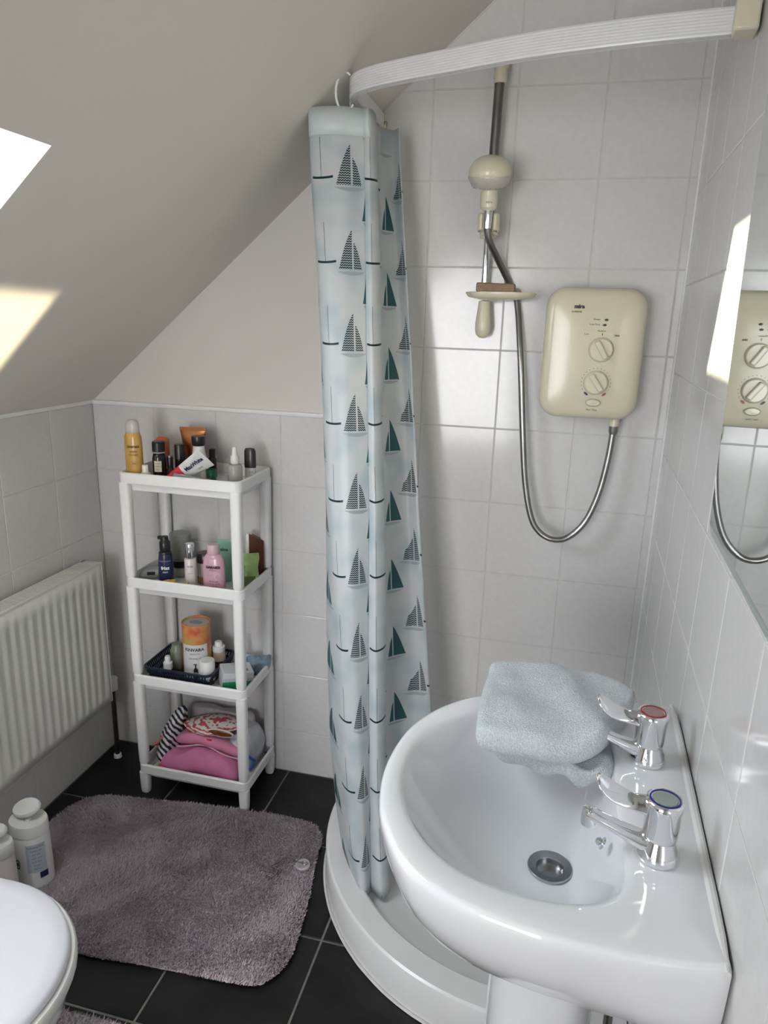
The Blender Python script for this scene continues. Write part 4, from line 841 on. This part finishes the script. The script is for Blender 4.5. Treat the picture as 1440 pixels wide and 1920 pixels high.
e=item('blue_sachet',.548,-.055,F3,'crumpled pale blue wipes packet at the right of third shelf','packet',.5,group=GB)
g=pillow([(-.036,-.016),(-.03,-.02),(.026,-.02),(.034,-.012),(.032,.018),(-.03,.022),(-.036,.014)],.001,.052,nz=.010,ns=38,edge=.18,sag=lambda x,y:.12*x); g.build('wrapper',mat('blue_film',(.28,.40,.52),.3,noise_amt=.45,scale=35),e,smooth=180)
e=item('dark_brush',.497,-.070,F3,'dark slim handle standing behind the front post on third shelf','brush',group=GB); G().tube([(0,0,0),(.002,.0,.06),(-.004,.0,.11)],[.005,.006,.003],10).build('handle',mat('dark_handle',(.03,.045,.03),.4),e)
# bottom shelf: bags
M_bagp=mat('pink_cotton',(.62,.20,.36),.85,noise_amt=.12,scale=30,bump=.2,bscale=300)
M_strp=stripe_mat('navy_stripe',(.012,.014,.04),(.66,.63,.60),26,'DIAGONAL',2.5)
M_redp=stripe_mat('red_pattern',(.52,.07,.08),(.68,.64,.60),40,'Z',5,.38)
e=item('pink_pouch',.412,-.150,F4,'soft pink drawstring pouch, lower of the two pink ones on bottom shelf','pouch')
pk=[(-.125,-.045),(-.06,-.06),(.04,-.062),(.118,-.052),(.125,.0),(.11,.045),(.0,.055),(-.10,.045),(-.13,.0)]
g=pillow(pk,.001,.074,nz=.010,ns=16,n=90,seed=2,sag=lambda x,y:.010*math.sin(x*26+1.2)); g.build('fabric',M_bagp,e,smooth=180,sub=1)
e=item('pink_bag',.425,-.115,F4+.078,'soft pink folded bag, upper of the two pink ones on bottom shelf','bag')
g=pillow([(-.105,-.045),(.0,-.06),(.10,-.05),(.112,.0),(.09,.05),(-.04,.055),(-.108,.03)],.002,.034,nz=.009,ns=17,n=90,seed=8,sag=lambda x,y:.012*math.cos(x*24+.4)-.02*max(0,x-.02)); g.build('fabric',mat('pink_cotton_light',(.66,.24,.38),.85,noise_amt=.1,scale=30,bump=.2,bscale=300),e,smooth=180,sub=1)
G().tube([(-.10+.2*k/20,-.0585-.004*math.sin(k*.5),.006+.012*math.cos((-.10+.2*k/20)*24+.4)) for k in range(21)],.0022,6).build('piping',mat('pale_pink_piping',(.72,.42,.50),.7),e)
e=item('patterned_purse',.420,-.115,F4+.118,'open white purse with red swirls and amber lining on top of the pink bags','purse')
g=G(); R=[]
for k in range(25):
    t=k/24; x=-.095+.19*t; w=.055*math.sin(PI*(.04+.92*t))**.7; zc=.010+.020*t*t
    R.append([(x,w*math.cos(a),zc+(.016*math.sin(PI*t)+.003)*(1.2*math.sin(a) if math.sin(a)>0 else .9*math.sin(a))) for a in [2*PI*i/24 for i in range(24)]])
g.rings(R); g.build('purse_body',M_redp,e,smooth=60)
g=G(); g.lathe([(.040,0),(.036,.004),(.018,.008),(0,.009)],28,sx=1,sy=.34,mx=Matrix.Translation((.048,-.0475,.026))@Matrix.Rotation(PI/2+.45,4,'X')); g.build('amber_lining',mat('amber_lining',(.25,.085,.02),.35,noise_amt=.5,scale=60),e)
g=G().tube([(.048+.040*math.cos(a),-.049-.006*math.sin(a),.026+.0150*math.sin(a)) for a in [2*PI*k/30 for k in range(31)]],.0028,6); g.build('white_rim',mat('ivory_piping',(.66,.60,.55),.6),e)
G().tube([(-.095,.01,.008),(-.07,-.03,.002),(-.02,-.052,-.004),(.02,-.055,.0)],.0028,6).build('red_piping',mat('red_piping',(.48,.05,.06),.6),e)
e=item('striped_bag',.288,-.120,F4,'navy and white striped beach bag crumpled at the left of bottom shelf','bag')
g=G(); R=[]
for z,w,d_,ox in ((.001,.026,.070,-.015),(.03,.032,.075,-.012),(.07,.030,.068,-.006),(.10,.028,.055,.0),(.13,.024,.042,.012),(.155,.020,.030,.022),(.175,.014,.016,.030),(.186,.004,.006,.034)):
    R.append([(ox+w*math.cos(a)*(1+.22*math.sin(5*a+z*30)),d_*math.sin(a)*(1+.10*math.sin(4*a+z*50)),z) for a in [2*PI*i/48 for i in range(48)]])
g.rings(R); g.build('fabric',M_strp,e,smooth=60,sub=1)
g=G().tube([(.0,-.07,.115),(-.01,-.075,.10),(-.028,-.072,.085),(-.032,-.05,.07)],.004,8); g.build('rope_handle',mat('red_rope',(.45,.16,.13),.8),e); 
G().tube([(-.03,-.078,.005),(-.005,-.082,.018),(.018,-.08,.008),(.03,-.082,.003)],.007,8).build('red_tassel',mat('red_tassel',(.5,.12,.10),.8),e)
e=item('white_carrier_bag',.515,-.085,F4,'translucent white bag with bright blue strap at the right of bottom shelf','bag')
g=pillow([(-.035,-.07),(.03,-.072),(.042,-.02),(.04,.05),(.0,.062),(-.04,.05),(-.045,-.02)],.001,.125,nz=.012,ns=22,n=80,seed=21,edge=.22); g.build('bag_film',mat('bag_film_white',(.55,.56,.60),.35,noise_amt=.15,scale=20),e,smooth=180)
G().tube([(.015,-.078,.09),(.035,-.07,.075),(.048,-.05,.05),(.046,-.058,.035),(.03,-.075,.022),(-.0,-.08,.015)],.0045,8).build('blue_strap',mat('blue_strap',(.02,.08,.42),.4),e)
e=item('striped_cloth_back',.400,-.045,F4,'purple striped cloth folded at the very back of bottom shelf','cloth')
g=pillow([(-.08,-.015),(.10,-.018),(.11,.018),(-.08,.02)],.001,.150,nz=.006,ns=20,edge=.1); g.build('fabric',mat('mauve_cloth',(.50,.46,.47),.8,noise_amt=.2,scale=80),e,smooth=180)

# ------------------------------------------------------------------ radiator
RD=empty('radiator',(.0,-.478,.235),0,'white panel radiator with vertical flutes below the tiles on the left wall','radiator')
RL,RH=.70,.460; y0,y1=-.35,.35; xf=.082
g=G(); nfl=int(RL/.0333); prof=[]       # fluted front plate
ycoords=[]; 
for k in range(nfl):
    a=y0+.017+(RL-.034)*k/nfl; wv=(RL-.034)/nfl
    ycoords+=[(a,0),(a+wv*.18,0),(a+wv*.34,-.006),(a+wv*.66,-.006),(a+wv*.82,0)]
ycoords=[(y0,0)]+ycoords+[(y1-.015,0),(y1,0)]
rows=[(.0,0),(.030,0),(.048,1),(RH-.062,1),(RH-.044,0),(RH,0)]
R=[]
for z,fl in rows: R.append([(xf+ (d_ if fl else 0),y,z) for y,d_ in ycoords])
g.rings(R,False,False,closed=False)
fp=g.build('front_panel',M_enam,RD,smooth=50); fm=fp.modifiers.new('s','SOLIDIFY'); fm.thickness=.002
g=G(); g.box(.03,xf-.010,y0+.002,y1-.002,.01,RH-.012); g.build('water_panel',M_enam,RD)
for a_,b_ in ((y0,y0+.003),(y1-.003,y1)): G().box(.022,xf+.001,a_,b_,.0,RH).build('side_panel',M_enam,RD,bevel=.001)
g=G(); g.box(.022,.028,y0,y1,RH-.004,RH); g.box(xf-.006,xf+.001,y0,y1,RH-.004,RH+.001); g.box(.022,xf,y1-.02,y1,RH-.004,RH)
nb=70
for k in range(nb):
    y=y0+.006+(RL-.03)*k/nb; g.box(.027,xf-.005,y,y+.0052,RH-.004,RH-.0005)
g.build('top_grille',M_enam,RD)
for yy in (-.25,.25): G().box(.0005,.024,yy-.012,yy+.012,.05,RH-.05).build('wall_hanger',M_enam,RD)
vv=empty('radiator_valve',(.055,-.088,.0),0,'white radiator valve with dull copper pipe to the floor in the corner','valve')
G().lathe([(.011,.245),(.016,.248),(.017,.272),(.014,.278),(.0175,.281),(.0175,.288),(.012,.292),(0,.293)],18).build('valve_cap',M_white,vv)
G().tube([(0,0,.002),(.0,0,.246)],.0075,12).build('pipe',mat('tarnished_copper',(.11,.085,.065),.4,metal=.8,noise_amt=.4,scale=40),vv)
G().tube([(0,-.0,.262),(.0,-.024,.262)],.008,10).build('valve_tail',M_steel,vv)
G().lathe([(.013,.001),(.012,.012),(.009,.014)],14).build('floor_collar',M_white,vv)

# ------------------------------------------------------------------ bath mats
def inpoly(P,X,Y):
    ins=np.zeros(len(X),bool); n=len(P)
    for i in range(n):
        x0,y0_=P[i]; x1,y1_=P[(i+1)%n]
        c=((y0_>Y)!=(y1_>Y))&(X<(x1-x0)*(Y-y0_)/(y1_-y0_+1e-12)+x0); ins^=c
    return ins
def pile_mat(name,c1,c2):
    m,t,b=nt(name); gi=t.nodes.new('ShaderNodeTexCoord'); n1=t.nodes.new('ShaderNodeTexNoise'); n1.inputs['Scale'].default_value=9; n1.inputs['Detail'].default_value=5; n1.inputs['Roughness'].default_value=.65
    t.links.new(gi.outputs['Object'],n1.inputs[0]); r=t.nodes.new('ShaderNodeValToRGB'); r.color_ramp.elements[0].position=.35; r.color_ramp.elements[1].position=.66
    r.color_ramp.elements[0].color=(*c2,1); r.color_ramp.elements[1].color=(*c1,1); t.links.new(n1.outputs['Fac'],r.inputs[0]); t.links.new(r.outputs[0],b.inputs[0]); b.inputs['Roughness'].default_value=.95; b.inputs['Specular IOR Level'].default_value=.1
    return m
M_pile=pile_mat('mauve_pile',(.69,.605,.635),(.52,.45,.475))
def bath_mat(name,outline,N,label,holes=None,h=.010):
    P=[(p.x,p.y) for p in crom([(x,y,0) for x,y in outline],5,closed=True)]
    cx=sum(p[0] for p in P)/len(P); cy=sum(p[1] for p in P)/len(P)
    e=empty(name,(cx,cy,.0),0,label,'bath mat')
    Q=inset([(a-cx,b-cy) for a,b in P],.004) if holes is None else [(a-cx,b-cy) for a,b in P]
    g=G(); g.prism(Q,.0008,h); g.build('backing',M_pile,e,smooth=30)
    xs=[p[0] for p in P]; ys_=[p[1] for p in P]
    X=rng.uniform(min(xs),max(xs),int(N*1.3)); Y=rng.uniform(min(ys_),max(ys_),int(N*1.3)); k=inpoly(P,X,Y); X=X[k]-cx; Y=Y[k]-cy; n=len(X)
    # lean direction drifts over the mat so that brushed patches show
    ang=np.array([noise.noise(Vector((a*3.2,b*3.2,1)))*4+noise.noise(Vector((a*14,b*14,4)))*1.6 for a,b in zip(X,Y)])+rng.normal(0,.9,n)
    le=rng.uniform(.006,.012,n); lean=rng.uniform(.003,.009,n)
    hx,hy=np.cos(ang)*lean,np.sin(ang)*lean; wa=rng.uniform(0,PI,n); wx,wy=np.cos(wa)*.0011,np.sin(wa)*.0011
    z0=np.full(n,h-.003)
    A=np.stack([X-wx,Y-wy,z0],1); B=np.stack([X+wx,Y+wy,z0],1); C=np.stack([X+hx*.6+wx*.8,Y+hy*.6+wy*.8,z0+le*.7],1); D=np.stack([X+hx,Y+hy,z0+le],1); E_=np.stack([X+hx*.6-wx*.8,Y+hy*.6-wy*.8,z0+le*.7],1)
    V_=np.stack([A,B,C,D,E_],1).reshape(-1,3)
    me=bpy.data.meshes.new('pile'); me.vertices.add(len(V_)); me.vertices.foreach_set('co',V_.ravel())
    base=np.arange(n)*5; F_=np.stack([base,base+1,base+2,base+3,base+4],1).ravel()
    me.loops.add(n*5); me.loops.foreach_set('vertex_index',F_); me.polygons.add(n); me.polygons.foreach_set('loop_start',np.arange(n)*5); me.update(calc_edges=True)
    me.materials.append(M_pile); o=bpy.data.objects.new('pile',me); COL.objects.link(o); o.parent=e; o['kind']='stuff'; return e
bath_mat('bath_mat',[(.066,-.39),(.090,-.318),(.15,-.280),(.312,-.255),(.50,-.236),(.66,-.220),(.775,-.226),(.826,-.275),(.836,-.36),(.858,-.47),(.872,-.56),(.878,-.668),(.844,-.735),(.774,-.752),(.61,-.760),(.417,-.775),(.20,-.77),(.09,-.72),(.060,-.60),(.058,-.48)],150000,'mauve shaggy bath mat with rounded corners on the black floor')
bath_mat('pedestal_mat',[(.30,-.905),(.473,-.902),(.62,-.897),(.74,-.90),(.80,-.94),(.82,-1.1),(.82,-1.35),(.76,-1.46),(.30,-1.47),(.28,-1.42),(.30,-1.33),(.56,-1.31),(.63,-1.19),(.56,-1.07),(.30,-1.05),(.28,-.98)],50000,'mauve shaggy mat curving round the foot of the toilet',holes=1)
# plug and chain lying on the mat
pg=empty('basin_plug',(.815,-.400,.020),0,'pale basin plug with bead chain dropped on the mauve mat','plug')
G().lathe([(.016,0),(.0185,.002),(.0195,.007),(.018,.009),(.012,.0085),(.010,.0075),(0,.0075)],28).build('plug_disc',mat('pale_rubber',(.42,.40,.42),.4),pg)
G().tube([(.004+.008*math.cos(a),.002+.005*math.sin(a),.0105) for a in [2*PI*k/16 for k in range(17)]],.0011,6).build('pull_ring',M_dsteel,pg)
ck=crom([(-.002,.002,.011),(-.016,.0,.011),(-.028,.010,.005),(-.042,.016,.003),(-.058,.008,.003),(-.066,-.010,.003),(-.078,-.024,.003),(-.066,-.034,.003),(-.056,-.034,.003),(-.056,-.050,.003),(-.064,-.062,.003),(-.078,-.058,.003)],9)
g=G()
for p in ck[::1]: g.lathe([(.0003,-.0017),(.0017,0),(.0003,.0017)],6,tuple(p))
g.build('bead_chain',mat('dark_bead_metal',(.10,.095,.09),.35,metal=.8),pg)

# ------------------------------------------------------------------ bottles on the floor
def floor_bottle(x,y,r,h,label,lidw,rz,big):
    e=empty('toiletry_bottle',(x,y,.0 if big else 0),rz,label,'bottle','white flip top bottles on the floor')
    G().lathe([(r*.86,0),(r*.97,.004),(r,.012),(r*.98,h*.66),(r*.94,h*.72),(r*.90,h*.74)],36,sy=.82).build('body',M_white if big else mat('pink_white_body',(.66,.60,.60),.35),e,smooth=50)
    G().lathe([(r*.92,h*.735),(r*.97,h*.745),(r*.97,h*.86),(r*.93,h*.885),(r*.80,h*.875),(r*.5,h*.87),(0,h*.87)],36,sy=.82).build('cap_base',mat('white_cap_plastic',(.80,.79,.76),.3),e,smooth=40)
    G().lathe([(r*.16,0),(r*.12,.005),(0,.0055)],14,(0,0,h*.87)).build('spout_hole',M_white,e)
    mx=Matrix.Translation((-r*.2,r*.25,h*.965))@Matrix.Rotation(math.radians(20),4,'X')@Matrix.Rotation(math.radians(-14),4,'Y')
    G().lathe([(r*.74,-.003),(r*.80,.0),(r*.80,.006),(r*.76,.009),(r*.5,.010),(0,.0105)],30,sy=.66,mx=mx).build('flip_lid',MATS['white_cap_plastic'],e,smooth=40)
    return e
e=floor_bottle(.167,-.612,.050,.215,'large white flip top bottle with blue text label by the bath mat',1,.0,True)
patch(e,'text_label',mat('grey_blue_label',(.50,.53,.60),.5),.050,.062,.142,.85,1.0,ry=.041); patch(e,'navy_square',M_blue,.050,.042,.060,1.15,.45,ry=.041,d=.0008)
for k in range(7): lettering(('hydrating body','lotion for','dry skin','with oats','and shea','butter','400 ml')[k],.0072,e,mat('label_blue_ink',(.12,.16,.35),.5),on_cyl(.050,.135-.0105*k,.85,.041))
fdot=on_cyl(.0502,.085,-.15,.0412)
for rr,mm in ((.010,M_black),(.007,M_white),(.005,M_black)):
    gg=G(); gg.add([ (lambda p,s:(p[0]*s,p[1]*s,p[2]))(fdot(rr*.7*math.cos(a),rr*1.4*math.sin(a)),1+(.010-rr)*.3) for a in [2*PI*k/20 for k in range(20)]],[tuple(range(20))]); gg.build('printed_ring',mm,e)
e=floor_bottle(.162,-.706,.036,.222,'smaller pinkish white flip top bottle with orange badge at the frame edge',1,.0,False)
patch(e,'orange_badge',mat('orange_ink',(.55,.14,.05),.5),.036,.092,.112,.55,.6,ry=.0295); patch(e,'purple_badge',mat('purple_ink',(.12,.03,.08),.5),.036,.084,.092,.50,.5,ry=.0295)

# ------------------------------------------------------------------ toilet
tl=empty('toilet',(.45,-1.185,0),0,'white toilet with closed lid at the lower left','toilet')
def egg(cx,rx_,ry_,z,n=56,bk=.26):
    o=[]
    for k in range(n):
        a=2*PI*k/n; c,s=math.cos(a),math.sin(a); x=cx+(rx_*c if c>0 else bk*math.copysign(abs(c)**.55,c)); o.append((x-.45,ry_*math.copysign(abs(s)**(1 if c>0 else .8),s),z))
    return o
G().rings([egg(.50,.198,.183,.419),egg(.50,.200,.185,.421),egg(.50,.199,.184,.429),egg(.50,.193,.178,.4345),egg(.50,.17,.155,.437),egg(.50,.05,.05,.438,bk=.05)]).build('lid',M_seat,tl,smooth=50)
G().rings([egg(.50,.205,.190,.398),egg(.50,.2095,.1945,.401),egg(.50,.2095,.1945,.412),egg(.50,.206,.191,.417),egg(.50,.19,.175,.418)]).build('seat',mat('seat_edge',(.70,.69,.66),.25),tl,smooth=50)
G().rings([egg(.46,.13,.105,.0,bk=.2),egg(.46,.13,.105,.05,bk=.2),egg(.46,.12,.095,.14,bk=.2),egg(.47,.14,.12,.22,bk=.2),egg(.49,.175,.155,.30,bk=.22),egg(.50,.192,.176,.35,bk=.25),egg(.50,.199,.184,.38,bk=.26),egg(.50,.199,.184,.393,bk=.26),egg(.50,.192,.177,.397,bk=.26)]).build('pan',M_cer,tl,smooth=60)
g=G(); g.box(.012-.45,.205-.45,-.19,.19,.40,.76); g.build('cistern',M_cer,tl,bevel=.02,seg=4); g=G(); g.box(.008-.45,.212-.45,-.197,.197,.76,.785); g.build('cistern_lid',M_cer,tl,bevel=.008)
for sy in (-1,1): G().lathe([(.012,.397),(.013,.40),(.013,.428),(.0,.430)],12,(.24-.45,sy*.075,0)).build('hinge',M_chrome,tl)
G().box(.2-.45,.235-.45,-.05,.05,.30,.396).build('pan_neck',M_cer,tl,bevel=.01)
